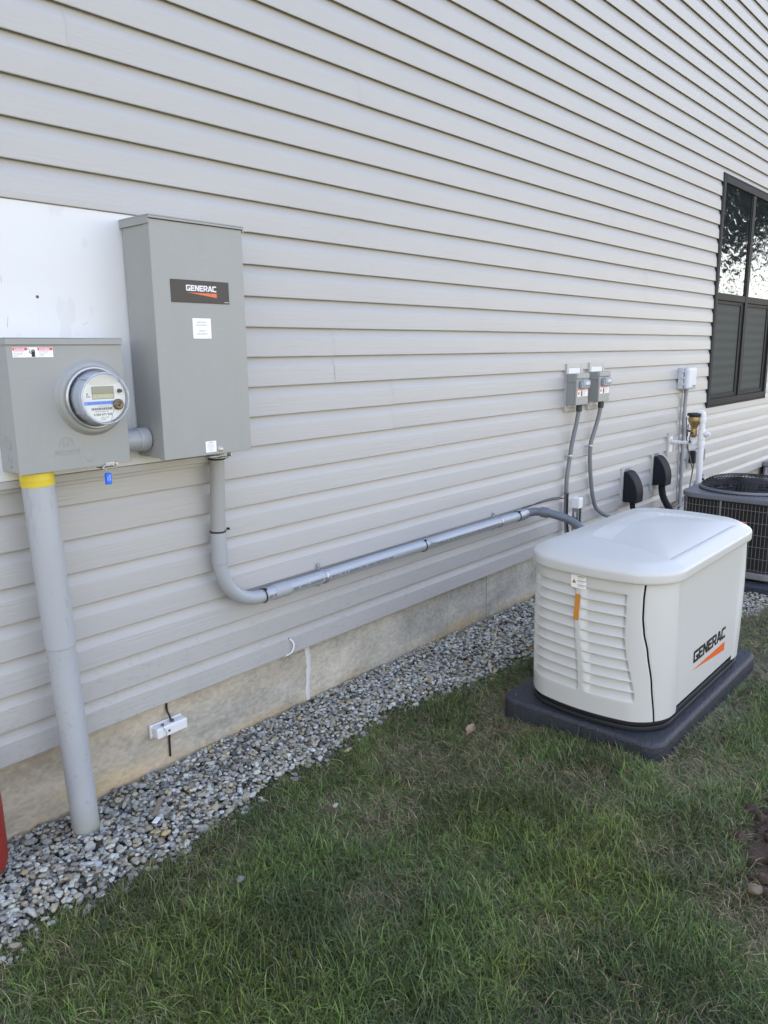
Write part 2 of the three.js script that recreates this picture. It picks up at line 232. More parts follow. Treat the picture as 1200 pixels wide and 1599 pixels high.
// grass: tufts of bent blades
{
  const R = rng(77);
  function tuft(n, hmin, hmax, lean, wid, spread) {
    const pos = [], idx = [], nor = [];
    for (let k = 0; k < n; k++) {
      const a = R() * 6.283, L = lerp(hmin, hmax, R()), l0 = lean * R() * 0.75, ln = lean * (0.15 + 1.1 * R()), w = wid * (0.6 + 0.7 * R()), ox = (R() - 0.5) * spread, oz = (R() - 0.5) * spread, tw = (R() - 0.5) * 1.6, b0 = pos.length / 3;
      let y = 0, h = 0; const S = 4;
      for (let s = 0; s <= S; s++) {
        const t = s / S, ang = Math.min(1.8, l0 + ln * t * t), ca = Math.cos(a), sa = Math.sin(a), ww = w * (1 - t * t * 0.92) * 0.5, pa = a + 1.57 + tw * t;
        if (s) { y += Math.cos(ang) * L / S; h += Math.sin(ang) * L / S; }
        const px = ox + ca * h, pz = oz + sa * h;
        for (const d of [-1, 1]) { pos.push(px + Math.cos(pa) * ww * d, y, pz + Math.sin(pa) * ww * d); }
      }
      for (let s = 0; s < S; s++) { const q = b0 + s * 2; idx.push(q, q + 1, q + 2, q + 1, q + 3, q + 2); }
    }
    const g = new THREE.BufferGeometry(); g.setAttribute('position', new THREE.Float32BufferAttribute(pos, 3)); g.setIndex(idx); g.computeVertexNormals(); g.setAttribute('uv', new THREE.Float32BufferAttribute(new Float32Array(pos.length / 3 * 2), 2)); return g;
  }
  const KINDS = [];
  for (let k = 0; k < 6; k++) KINDS.push({ g: tuft(4, 0.035, 0.085, 2.0, 0.0025, 0.024), type: 0 });
  for (let k = 0; k < 6; k++) KINDS.push({ g: tuft(4, 0.045, 0.10, 1.5, 0.003, 0.02), type: 1 });
  for (let k = 0; k < 5; k++) KINDS.push({ g: tuft(5, 0.03, 0.085, 2.3, 0.002, 0.04), type: 2 });
  const blade = std(1, 1, 1, 0.55, { side: THREE.DoubleSide });
  const grass = new THREE.Group(); grass.name = 'grass'; grass.userData = { label: 'green grass blades of the lawn with dry straw patches', category: 'grass', kind: 'stuff' }; scene.add(grass);
  const lists = KINDS.map(() => []), q = new THREE.Quaternion(), e = new THREE.Euler();
  const onPad = (x, z) => (x > 2.63 && x < 3.91 && z > 0.675 && z < 1.425) || (x > 4.95 && z < 1.3);
  function strew(count, x0, x1, z0, z1, sc) {
    for (let n = 0; n < count; n++) {
      const x = lerp(x0, x1, R()), z = lerp(z0, z1, R()), ed = bedEdge(x); if (z < ed - 0.05 || onPad(x, z)) continue;
      const fade = sstep(ed - 0.05, ed + 0.09, z); if (R() > 0.2 + 0.8 * fade) continue;
      const dr = Math.hypot((x - 2.50) / 1.15, (z - 2.10) / 0.95); if (dr < 0.33 + 0.06 * R()) continue;
      const pad = Math.max(2.63 - x, x - 3.91, 0.675 - z, z - 1.425), bare = Math.max(sstep(0.5, 0.70, fbm(x * 2.6, z * 2.6, 101, 4)), ...[[2.15, 0.62, 0.22], [2.35, 1.3, 0.2], [1.75, 0.75, 0.25], [1.45, 1.05, 0.22], [2.2, 1.62, 0.2], [2.05, 1.9, 0.2], [1.15, 0.62, 0.16]].map(([a, b, r]) => sstep(r, r * 0.3, Math.hypot(x - a, z - b) + 0.1 * (fbm(x * 9, z * 9, 171, 2) - 0.5)))), padDry = pad < 0.22 ? sstep(0.22, 0.02, pad) * 0.55 : 0;
      const dirtNear = sstep(0.62, 0.36, dr) * 0.5, dry = Math.min(1, bare * 0.8 + (1 - fade) * 0.8 + padDry + dirtNear), thin = sstep(0.45, 0.75, fbm(x * 5 + 3, z * 5, 111, 3));
      if (R() < 0.38 * dry + 0.35 * thin) continue;
      const lush = fbm(x * 1.7 + 20, z * 1.7, 121, 3), type = R() < 0.20 + 0.5 * dry ? 2 : (R() < 0.12 + 0.55 * sstep(0.45, 0.7, lush) ? 1 : 0);
      const opts = type === 0 ? 0 : type === 1 ? 6 : 12, k = opts + Math.floor(R() * (type === 2 ? 5 : 6));
      const hgt = (0.58 + 0.5 * R()) * (0.7 + 0.55 * sstep(0.3, 0.7, lush)) * sc * (1 - 0.4 * dry); let c;
      const v = 0.34 + 1.3 * Math.pow(R(), 1.8);
      if (type === 2) c = R() < 0.5 ? [0.37 * v, 0.275 * v, 0.145 * v] : [0.21 * v, 0.185 * v, 0.095 * v];
      else { const m = fbm(x * 3.1 + 9, z * 3.1, 131, 3), y = sstep(0.45, 0.7, fbm(x * 2 + 31, z * 2, 141, 3)); c = [lerp(0.076, 0.135, m) + 0.03 * y, lerp(0.128, 0.195, m) + 0.02 * y, lerp(0.026, 0.040, m)].map((u) => u * v * lerp(0.68, 1.18, sstep(0.3, 0.7, fbm(x * 4.2 + 50, z * 4.2, 161, 3)))); }
      e.set((R() - 0.5) * 0.7, R() * 6.283, (R() - 0.5) * 0.7); q.setFromEuler(e);
      lists[k].push([x, lawnY(x, z) - 0.003, z, q.clone(), hgt, c]);
    }
  }
  strew(215000, 0.25, 3.2, 0.27, 2.5, 1); strew(80000, 3.2, 6.2, 0.4, 2.6, 1); strew(22000, -1.6, 0.25, 0.3, 2.6, 1); strew(40000, -1.6, 7, 2.6, 4.6, 1.15); strew(16000, 6.2, 11, 1.2, 4.6, 1.2);
  const m4 = new THREE.Matrix4();
  KINDS.forEach((kd, k) => { const L = lists[k], im = new THREE.InstancedMesh(kd.g, blade, L.length); im.name = numbered('grass_tufts'); im.userData = { kind: 'stuff' }; im.castShadow = im.receiveShadow = true; L.forEach(([x, y, z, qq, s, c], i) => { im.setMatrixAt(i, m4.compose(V(x, y, z), qq, V(1.05, s, 1.05))); im.setColorAt(i, lin(...c)); }); grass.add(im); });
}
// ------------------------------------------------------------------ the house: siding, foundation, window
const house = thing('house', 'two storey house wall in light grey dutch lap vinyl siding on a concrete foundation', 'house');
const Y0 = 0.29, CO = 0.1143, WX0 = -7, WX1 = 12, WIN = { x0: 6.99, x1: 8.71, y0: 1.055, y1: 2.975 };
{
  const PROFILE = [[0.030, 0.001], [0.028, 0.005], [0.0055, 0.0152], [-0.0004, 0.016], [0.0006, 0.0182], [0.004, 0.0189], [0.04, 0.0173], [0.0715, 0.0158], [0.0738, 0.0148], [0.078, 0.0129], [0.088, 0.0088], [0.1, 0.0054], [0.112, 0.003], [0.127, 0.0005], [0.146, -0.0025]];
  const R = rng(8), sidingLow = siding.clone(); sidingLow.map = colTex(1024, 256, (i, j) => { const n = fbm(i / 1024 * 5, j / 256 * 4, 77, 5, 5, 4), d = sstep(0.62, 0.74, fbm(i / 1024 * 90, j / 256 * 40, 79, 3, 90, 40)), g = fbm(i / 1024 * 12, j / 256 * 3, 83, 4, 12, 3); const k = 0.93 + 0.08 * n - 0.13 * d * g; return [k, k * 0.99, k * (0.975 - 0.05 * d)]; });
  function strip(row, xa, xb, ya, yb, lift, seed) {
    // the profile clipped to heights ya..yb of the course
    const P = []; for (let i = 0; i < PROFILE.length; i++) { const [y, z] = PROFILE[i]; if (y >= ya - 1e-6 && y <= yb + 1e-6) P.push([y, z]); else if (i && ((PROFILE[i - 1][0] < ya && y > ya) || (PROFILE[i - 1][0] < yb && y > yb))) { const [y1, z1] = PROFILE[i - 1], t = ((y > yb ? yb : ya) - y1) / (y - y1); P.push([y > yb ? yb : ya, z1 + (z - z1) * t]); } }
    if (P.length < 2) return null;
    const L = xb - xa, n = Math.max(2, Math.round(L / 0.16)), ph = seed * 3.7, y0 = Y0 + row * CO;
    return grid(n, P.length - 1, (i, j) => {
      const x = xa + L * i / n, [py, pz] = P[j], wv = 0.0016 * (fbm(x * 1.1 + ph, row * 0.5, 201, 3) - 0.5) * 2, wy = 0.0014 * (fbm(x * 0.9 + ph, row * 0.31 + 40, 211, 2) - 0.5) * 2;
      const f = sstep(0.002, 0.006, py) * (1 - sstep(0.09, 0.105, py));
      return [x, y0 + py + wy * (1 - sstep(0.08, 0.12, py)), pz + lift + wv * f, x / 1.6 + seed * 0.37, (row * CO + py) / 0.42 + seed * 0.23];
    });
  }
  let seams = [];
  for (let row = 0; row < 60; row++) {
    if (row % 2 === 0) { seams = [WX0]; let x = WX0 + 0.8 + R() * 2.8; while (x < WX1 - 0.5) { seams.push(x); x += 3.66; } seams.push(WX1); if (row === 14) { seams = [WX0, -1.75, 1.91, 5.57, 9.23, WX1]; } }
    for (let k = 0; k + 1 < seams.length; k++) {
      const xa = seams[k] - (k ? 0.025 : 0), xb = seams[k + 1], lift = (k % 2) * 0.0004, sd = Math.floor(row / 2) * 7 + k, b = row * CO + Y0;
      const put = (a, c, ya = -1, yb = 1) => { const g = c - a > 0.01 && strip(row, a, c, ya, yb, lift, sd); if (g) part('siding_course', g, row < 2 ? sidingLow : siding, house); };
      const hit = b + CO > WIN.y0 && b < WIN.y1 && xb > WIN.x0 && xa < WIN.x1;
      if (!hit) { put(xa, xb); continue; }
      if (xa < WIN.x0) put(xa, WIN.x0); if (xb > WIN.x1) put(WIN.x1, xb);
      const m0 = Math.max(xa, WIN.x0), m1 = Math.min(xb, WIN.x1);
      if (b < WIN.y0) put(m0, m1, -1, WIN.y0 - b); if (b + CO > WIN.y1) put(m0, m1, WIN.y1 - b, 1);
    }
  }
  // sheathing behind the siding with the window opening, and the shell of the house
  const wrap = std(0.3, 0.29, 0.27, 0.9), top = Y0 + 60 * CO;
  part('wall_sheathing', merge([boxAt(WX0, WIN.x0, 0.285, top, -0.16, -0.006, 0), boxAt(WIN.x1, WX1, 0.285, top, -0.16, -0.006, 0), boxAt(WIN.x0, WIN.x1, 0.285, WIN.y0, -0.16, -0.006, 0), boxAt(WIN.x0, WIN.x1, WIN.y1, top, -0.16, -0.006, 0)]), wrap, house);
  const wallM = std(0.47, 0.46, 0.43, 0.6);
  part('end_wall', boxAt(WX0 - 0.16, WX0 - 0.002, -0.3, top, -9, 0.012, 0), wallM, house); part('end_wall', boxAt(WX1 + 0.002, WX1 + 0.16, -0.3, top, -9, 0.012, 0), wallM, house);
  part('back_wall', boxAt(WX0, WX1, -0.3, top, -9.16, -9.002, 0), wallM, house);
  part('floor', boxAt(WX0 + 0.01, WX1 - 0.01, 0.15, 0.28, -8.99, -0.17, 0), wrap, house);
  const roof = new THREE.Shape(); roof.moveTo(0.35, top + 0.004); roof.lineTo(-4.6, top + 2.6); roof.lineTo(-9.5, top + 0.004); roof.lineTo(0.35, top + 0.004);
  const rg = new THREE.ExtrudeGeometry(roof, { depth: WX1 - WX0 + 0.8, bevelEnabled: false }); rg.rotateY(-Math.PI / 2); rg.scale(1, 1, 1); rg.translate(WX1 + 0.4, 0, 0);
  part('roof', rg, std(0.07, 0.068, 0.066, 0.9), house);
}
{
  // concrete foundation in formed panels
  const W = 2048, H = 256, R = rng(3), blots = []; for (let i = 0; i < 46; i++) blots.push([R() * W, H * (0.02 + 0.3 * R() * R()), 30 + 120 * R(), 10 + 40 * R(), R()]);
  const rustAt = [[300, 60, 210, 55, 0.9], [640, 170, 120, 34, 0.6], [700, 30, 240, 30, 0.9], [560, 20, 300, 40, 1], [60, 40, 190, 60, 0.9]];
  const map = colTex(W, H, (i, j) => {
    const n = fbm(i / W * 28, j / H * 4, 301, 5, 28, 4), f = fbm(i / W * 300, j / H * 36, 302, 4, 300, 36), st = fbm(i / W * 60, j / H * 2, 303, 3, 60, 2), big = fbm(i / W * 10, j / H * 2, 304, 4, 10, 2);
    let k = 0.405 + 0.26 * (n - 0.5) + 0.2 * (f - 0.5) + 0.1 * (st - 0.5) + 0.2 * (big - 0.5), c = [k * 1.04, k, k * 0.86], lft = sstep(1150, 350, i), warm = 0.10 + 0.3 * lft + sstep(0.3, 0.62, big) * (0.25 + 0.4 * lft);
    let rust = sstep(95, 10, j) * 0.75 * sstep(0.35, 0.65, fbm(i / W * 24, 3, 305, 4, 24, 0)) + warm * 0.4;
    for (const [x, y, a, b, s] of rustAt.concat(blots)) { let d = Math.abs(i - x); d = Math.min(d, W - d); const e = (d / a) ** 2 + ((j - y) / b) ** 2; if (e < 1) rust += (1 - e) * 0.55 * s * sstep(0.3, 0.7, n + (f - 0.5) * 0.4); }
    rust = Math.min(0.9, rust); c = c.map((v, q) => lerp(v, v * [1.06, 0.86, 0.58][q], rust));
    const pit = vnoise(i / 5, j / 5, 306); if (pit > 0.972) c = c.map((v) => v * 0.6);
    return c;
  });
  const conc = std(1, 1, 1, 0.85, { map, bumpMap: rep(T.soft, 14, 1), bumpScale: 0.006 }), f = part('foundation', boxAt(WX0, WX1, -0.5, 0.284, -0.25, -0.032, 0), conc, house);
  const joints = [WX0, -1.2, 0.18, 3.225, 3.608, 5.9, 8.66, WX1];
  joints.slice(0, -1).forEach((a, k) => {
    const b = joints[k + 1], g = boxAt(a + 0.0015, b - 0.0015, -0.42, 0.2855, -0.031, -0.0195 - (k % 2) * 0.0022, 0.0025, 2), p = g.attributes.position, uv = g.attributes.uv;
    for (let i = 0; i < p.count; i++) uv.setXY(i, (p.getX(i) - 0.3) / 5.2, (p.getY(i) + 0.04) / 0.36); part('concrete_panel', g, conc, f);
  });
  // white sealant smeared down a crack
  const pts = []; const R4 = rng(44); for (let i = 0; i <= 26; i++) { const t = i / 26; pts.push([2.168 + 0.008 * Math.sin(t * 5) + 0.004 * (R4() - 0.5) + 0.012 * t, lerp(0.292, 0.02, t), 0.0125 + 0.005 * R4() - 0.003 * t]); }
  const g = grid(4, 26, (i, j) => { const [x, y, w] = pts[j], u = i / 4 * 2 - 1; return [x + u * w, y, -0.0185 + 0.0035 * (1 - u * u)]; }); g.index.array.reverse(); g.computeVertexNormals();
  part('sealant_strip', g, std(0.62, 0.61, 0.57, 0.6, { side: THREE.DoubleSide }), f, 'white sealant smeared down a crack in the foundation');
}
{
  // the black framed window: two upper glass panes over two screened lower sashes
  const { x0, x1, y0, y1 } = WIN, w = new THREE.Group(); w.name = 'window'; house.add(w);
  const fr = new THREE.MeshPhysicalMaterial({ color: lin(0.016, 0.017, 0.02), roughness: 0.6, specularIntensity: 0.35 }), glass = new THREE.MeshPhysicalMaterial({ color: lin(0.155, 0.195, 0.215), roughness: 0.012, metalness: 0.92, bumpMap: dataTex(512, 512, (i, j) => fbm(i / 512 * 5, j / 512 * 16, 411, 3, 5, 16)), bumpScale: 0.0042 });
  const P = (n, ...a) => part(n, boxAt(...a, 0.004), fr, w);
  const mid = (x0 + x1) / 2, ym = 2.0, t = 0.055, zb = -0.09, zf = 0.026;
  P('window_frame', x0, x0 + t, y0, y1, zb, zf); P('window_frame', x1 - t, x1, y0, y1, zb, zf); P('window_frame', x0 + t + 0.001, x1 - t - 0.001, y1 - t, y1, zb, zf); P('window_sill', x0 + t + 0.001, x1 - t - 0.001, y0, y0 + t, zb, zf);
  P('mullion', mid - 0.038, mid + 0.038, y0 + t + 0.001, y1 - t - 0.001, zb, zf - 0.004); P('window_fin', x0 - 0.018, x0 - 0.001, y0 - 0.018, y1 + 0.018, 0.0, 0.024); P('window_fin', x0, x1, y1 + 0.001, y1 + 0.018, 0.0, 0.024); P('window_fin', x0, x1, y0 - 0.018, y0 - 0.001, 0.0, 0.024); P('window_fin', x1 + 0.001, x1 + 0.018, y0 - 0.018, y1 + 0.018, 0.0, 0.024);
  const screen = std(0.05, 0.056, 0.048, 0.8, { bumpMap: dataTex(512, 512, (i, j) => 0.5 + 0.4 * Math.sin(j / 512 * 2 * Math.PI * 10) + 0.1 * fbm(i / 16, j / 16, 5, 2)), bumpScale: 0.004 });
  for (const [a, b] of [[x0 + t + 0.001, mid - 0.039], [mid + 0.039, x1 - t - 0.001]]) {
    P('sash_rail', a, b, ym - 0.03, ym + 0.03, zb, 0.02);
    part('upper_sash', merge([boxAt(a, a + 0.018, ym + 0.031, y1 - t - 0.001, -0.05, 0.015, 0.003), boxAt(b - 0.018, b, ym + 0.031, y1 - t - 0.001, -0.05, 0.015, 0.003)]), fr, w);
    part('window_pane', boxAt(a + 0.0185, b - 0.0185, ym + 0.0305, y1 - t - 0.0005, -0.01, 0.007, 0.0005), glass, w);
    part('lower_sash', merge([boxAt(a, a + 0.045, y0 + t + 0.001, ym - 0.031, -0.08, 0.008, 0.003), boxAt(b - 0.07, b, y0 + t + 0.001, ym - 0.031, -0.08, 0.008, 0.003), boxAt(a + 0.046, b - 0.071, y0 + t + 0.001, y0 + t + 0.04, -0.08, 0.0075, 0.003), boxAt(a + 0.046, b - 0.071, ym - 0.06, ym - 0.031, -0.08, 0.0075, 0.003)]), fr, w);
    part('insect_screen', boxAt(a + 0.0455, b - 0.0705, y0 + t + 0.0405, ym - 0.0605, -0.008, -0.002, 0.0005), screen, w);
  }
}
// siding-coloured mounting blocks with white centres, part of the house
function block(x0, x1, y0, y1, inner, t = 0.026) {
  const g = new THREE.Group(); g.name = numbered('mounting_block'); house.add(g);
  part('block_frame', merge([boxAt(x0, x0 + t, y0, y1, 0.002, 0.03), boxAt(x1 - t, x1, y0, y1, 0.002, 0.03), boxAt(x0 + t, x1 - t, y0, y0 + t, 0.002, 0.0295), boxAt(x0 + t, x1 - t, y1 - t, y1, 0.002, 0.0295)]), trim, g);
  part('block_face', boxAt(x0 + t * 0.9, x1 - t * 0.9, y0 + t * 0.9, y1 - t * 0.9, 0.002, 0.025, 0.001), inner, g);
}
block(4.39, 4.60, 1.175, 1.475, whitePlastic); block(4.695, 4.91, 1.172, 1.477, whitePlastic);
block(5.28, 5.47, 0.43, 0.708, trim, 0.03); block(5.82, 6.02, 0.463, 0.748, trim, 0.03);
block(6.12, 6.265, 0.705, 0.893, whitePlastic, 0.03); block(6.59, 6.965, 0.545, 0.752, trim, 0.03);
// ------------------------------------------------------------------ white backing board with its trim channel
{
  const b = thing('backing_board', 'smooth white backing board on the siding behind the meter socket', 'board');
  part('panel', boxAt(0.30, 1.66, 1.197, 2.003, 0.004, 0.044, 0.002), whiteBoard, b);
  const ch = (a) => merge(a);
  part('trim_channel', ch([boxAt(0.30, 1.69, 2.004, 2.026, 0.004, 0.05, 0.003), boxAt(0.30, 1.69, 2.0265, 2.040, 0.004, 0.034, 0.002)]), trim, b);
  part('trim_channel', ch([boxAt(0.30, 1.69, 1.172, 1.196, 0.004, 0.046, 0.003), boxAt(0.30, 1.69, 1.158, 1.1715, 0.004, 0.03, 0.002)]), trim, b);
  part('trim_channel', boxAt(1.661, 1.69, 1.197, 2.003, 0.004, 0.046, 0.003), trim, b);
  part('screw_head', rod(V(1.085, 1.735, 0.0435), V(1.085, 1.735, 0.0455), 0.005, 0.004, 16), std(0.08, 0.08, 0.08, 0.5), b);
  for (const [x, y, l, r] of [[0.99, 1.66, 0.03, 1.4], [1.23, 1.66, 0.016, 0.5], [0.985, 1.78, 0.02, 1.5]]) { const g = boxAt(-l / 2, l / 2, -0.0006, 0.0006, 0, 0.0006, 0.0001); g.rotateZ(r); g.translate(x, y, 0.0438); part('scuff_mark', g, std(0.4, 0.41, 0.42, 0.6), b); }
}
// ------------------------------------------------------------------ meter socket and meter
const MX = 1.166, MY = 1.437;
{
  const x0 = 0.928, x1 = 1.277, y0 = 1.229, y1 = 1.614, zb = 0.0445, zf = 0.162;
  const t = thing('meter_socket', 'grey steel meter socket box with a round meter on its cover', 'meter box');
  part('box', boxAt(x0, x1, y0 + 0.001, y1 - 0.012, zb, zf - 0.004, 0.003), grayPaint, t);
  part('cover', boxAt(x0 - 0.001, x1 + 0.001, y0 - 0.002, y1 - 0.021, zf - 0.0035, zf, 0.0012), grayPaint, t);
  part('hood', merge([boxAt(x0 - 0.003, x1 + 0.003, y1 - 0.003, y1, zb, zf + 0.004, 0.001), boxAt(x0 - 0.003, x1 + 0.003, y1 - 0.02, y1 - 0.0032, zf + 0.0005, zf + 0.004, 0.001), boxAt(x0 - 0.003, x0 - 0.0012, y1 - 0.02, y1 - 0.0032, zb, zf, 0.0006), boxAt(x1 + 0.0012, x1 + 0.003, y1 - 0.02, y1 - 0.0032, zb, zf, 0.0006)]), grayPaint, t);
  // raised flange pressed out of the cover around the meter
  const fl = lathe([[0.116, 0], [0.113, 0.0015], [0.107, 0.012], [0.103, 0.017], [0.098, 0.0185], [0.09, 0.0175]], 56); fl.rotateX(Math.PI / 2); fl.translate(MX, MY, zf - 0.0005);
  part('cover_flange', fl, grayPaint, t);
  // danger label
  const lab = canvasTex(512, 128, (c, w, h) => {
    c.fillStyle = '#f4f2f0'; c.fillRect(0, 0, w, h); c.fillStyle = '#d9485c'; c.fillRect(4, 4, 184, 36); c.fillRect(316, 4, 192, 36);
    c.fillStyle = '#fff'; c.font = 'bold 32px sans-serif'; c.fillText('\u25B2DANGER', 10, 34); c.fillText('\u25B2PELIGRO', 322, 34);
    c.fillStyle = '#222'; c.font = '13px sans-serif';
    ['HAZARDOUS VOLTAGE', 'WILL CAUSE SEVERE', 'INJURY OR DEATH', 'KEEP OUT'].forEach((s, i) => c.fillText(s, 14, 60 + i * 19)); ['ALTO VOLTAJE CAUSA', 'LESIONES GRAVES O', 'LA MUERTE', 'NO ENTRE'].forEach((s, i) => c.fillText(s, 330, 60 + i * 19));
    c.fillStyle = '#111'; c.fillRect(236, 96, 44, 26); c.beginPath(); c.ellipse(258, 78, 24, 26, 0, 0, 7); c.fill(); for (let k = 0; k < 4; k++) { c.fillRect(236 + k * 12, 24 + Math.abs(k - 1.5) * 6, 9, 44); } c.save(); c.translate(236, 76); c.rotate(-0.9); c.fillRect(-10, -34, 10, 34); c.restore();
    c.strokeStyle = '#111'; c.lineWidth = 5; c.beginPath(); c.moveTo(192, 14); c.lineTo(222, 36); c.lineTo(214, 52); c.lineTo(238, 60); c.stroke();
  });
  part('danger_label', plane(0.116, 0.028, x0 + 0.073, y1 - 0.041, zf + 0.0008), std(1, 1, 1, 0.5, { map: lab }), t);
  // maker's mark pressed into the cover: M in a circle over a rounded bar of letters
  const emb = []; const ring = new THREE.TorusGeometry(0.023, 0.0009, 6, 40, Math.PI * 1.15); ring.rotateZ(-Math.PI * 0.075); ring.translate(1.073, 1.302, zf); emb.push(ring);
  const r2 = new THREE.TorusGeometry(0.018, 0.0007, 6, 40, Math.PI * 1.0); r2.translate(1.073, 1.302, zf); emb.push(r2);
  const m = lettering('M', 0.017, 0.0012, 1.1); m.translate(1.0635, 1.296, zf - 0.0002); emb.push(m); const wd = lettering('MILBANK', 0.0105, 0.0012, 1.22); wd.translate(1.036, 1.277, zf - 0.0002); emb.push(wd);
  emb.push(boxAt(1.033, 1.112, 1.2725, 1.2738, zf - 0.001, zf + 0.0009, 0.0004));
  part('embossed_mark', merge(emb), grayPaint, t);
  const kn = lathe([[0.0, 0.0012], [0.008, 0.0012], [0.011, 0.0004], [0.0125, 0.0012], [0.014, 0.0002]], 28); kn.rotateX(Math.PI / 2); kn.translate(1.142, 1.257, zf); part('knockout', kn, grayPaint, t);
  for (const [y, z, r] of [[1.315, 0.105, 0.022], [1.27, 0.108, 0.014]]) for (const k of [1, 0.62]) { const g = new THREE.TorusGeometry(r * k, 0.0011, 6, 30); g.rotateY(Math.PI / 2); g.translate(x0, y, z); part('knockout', g, grayPaint, t); }
  part('screw', rod(V(x0 - 0.001, 1.247, 0.112), V(x0 + 0.001, 1.247, 0.112), 0.003, 0.003, 12), std(0.12, 0.12, 0.12, 0.5), t);
  // hasp at the lower edge
  const h = [boxAt(1.176, 1.222, y0 - 0.012, y0 - 0.009, zf - 0.03, zf + 0.012, 0.001), boxAt(1.19, 1.23, y0 - 0.007, y0 + 0.006, zf, zf + 0.004, 0.0018), rod(V(1.226, y0, zf + 0.003), V(1.226, y0, zf + 0.009), 0.006, 0.005, 18)];
  const lk = tube([V(1.176, y0 - 0.01, zf + 0.008), V(1.183, y0 - 0.003, zf + 0.011), V(1.196, y0, zf + 0.009), V(1.21, y0 - 0.002, zf + 0.008)], 0.0022, 20, 8); part('hasp', merge(h.concat([lk])), steel, t);
  // blue tag on a wire ring
  const tg = thing('seal_tag', 'small bright blue plastic tag hanging by a wire from the meter box hasp', 'tag');
  const rg = new THREE.TorusGeometry(0.0085, 0.001, 8, 28); rg.rotateY(0.5); rg.translate(1.192, y0 - 0.0175, zf + 0.009); part('wire_ring', rg, steel, tg);
  const bt = std(0.01, 0.12, 0.72, 0.42), q = boxAt(-0.0105, 0.0105, -0.036, 0, -0.004, 0.004, 0.002); q.rotateY(0.12); q.translate(1.192, y0 - 0.026, zf + 0.009); part('tag_body', q, bt, tg);
  const s = std(1, 1, 1, 0.5, { map: canvasTex(128, 220, (c, w, hh) => { c.fillStyle = '#1f6fe6'; c.fillRect(0, 0, w, hh); c.save(); c.rotate(Math.PI / 2); c.fillStyle = '#dfeaff'; c.font = 'bold 40px sans-serif'; c.fillText('Brooks', 30, -76); c.font = 'bold 26px sans-serif'; c.fillText('4471802', 50, -20); c.restore(); }) });
  const pl = new THREE.PlaneGeometry(0.0165, 0.031); pl.rotateY(0.12); pl.translate(1.192 + 0.0006, y0 - 0.044, zf + 0.0135); part('tag_print', pl, s, tg);
}
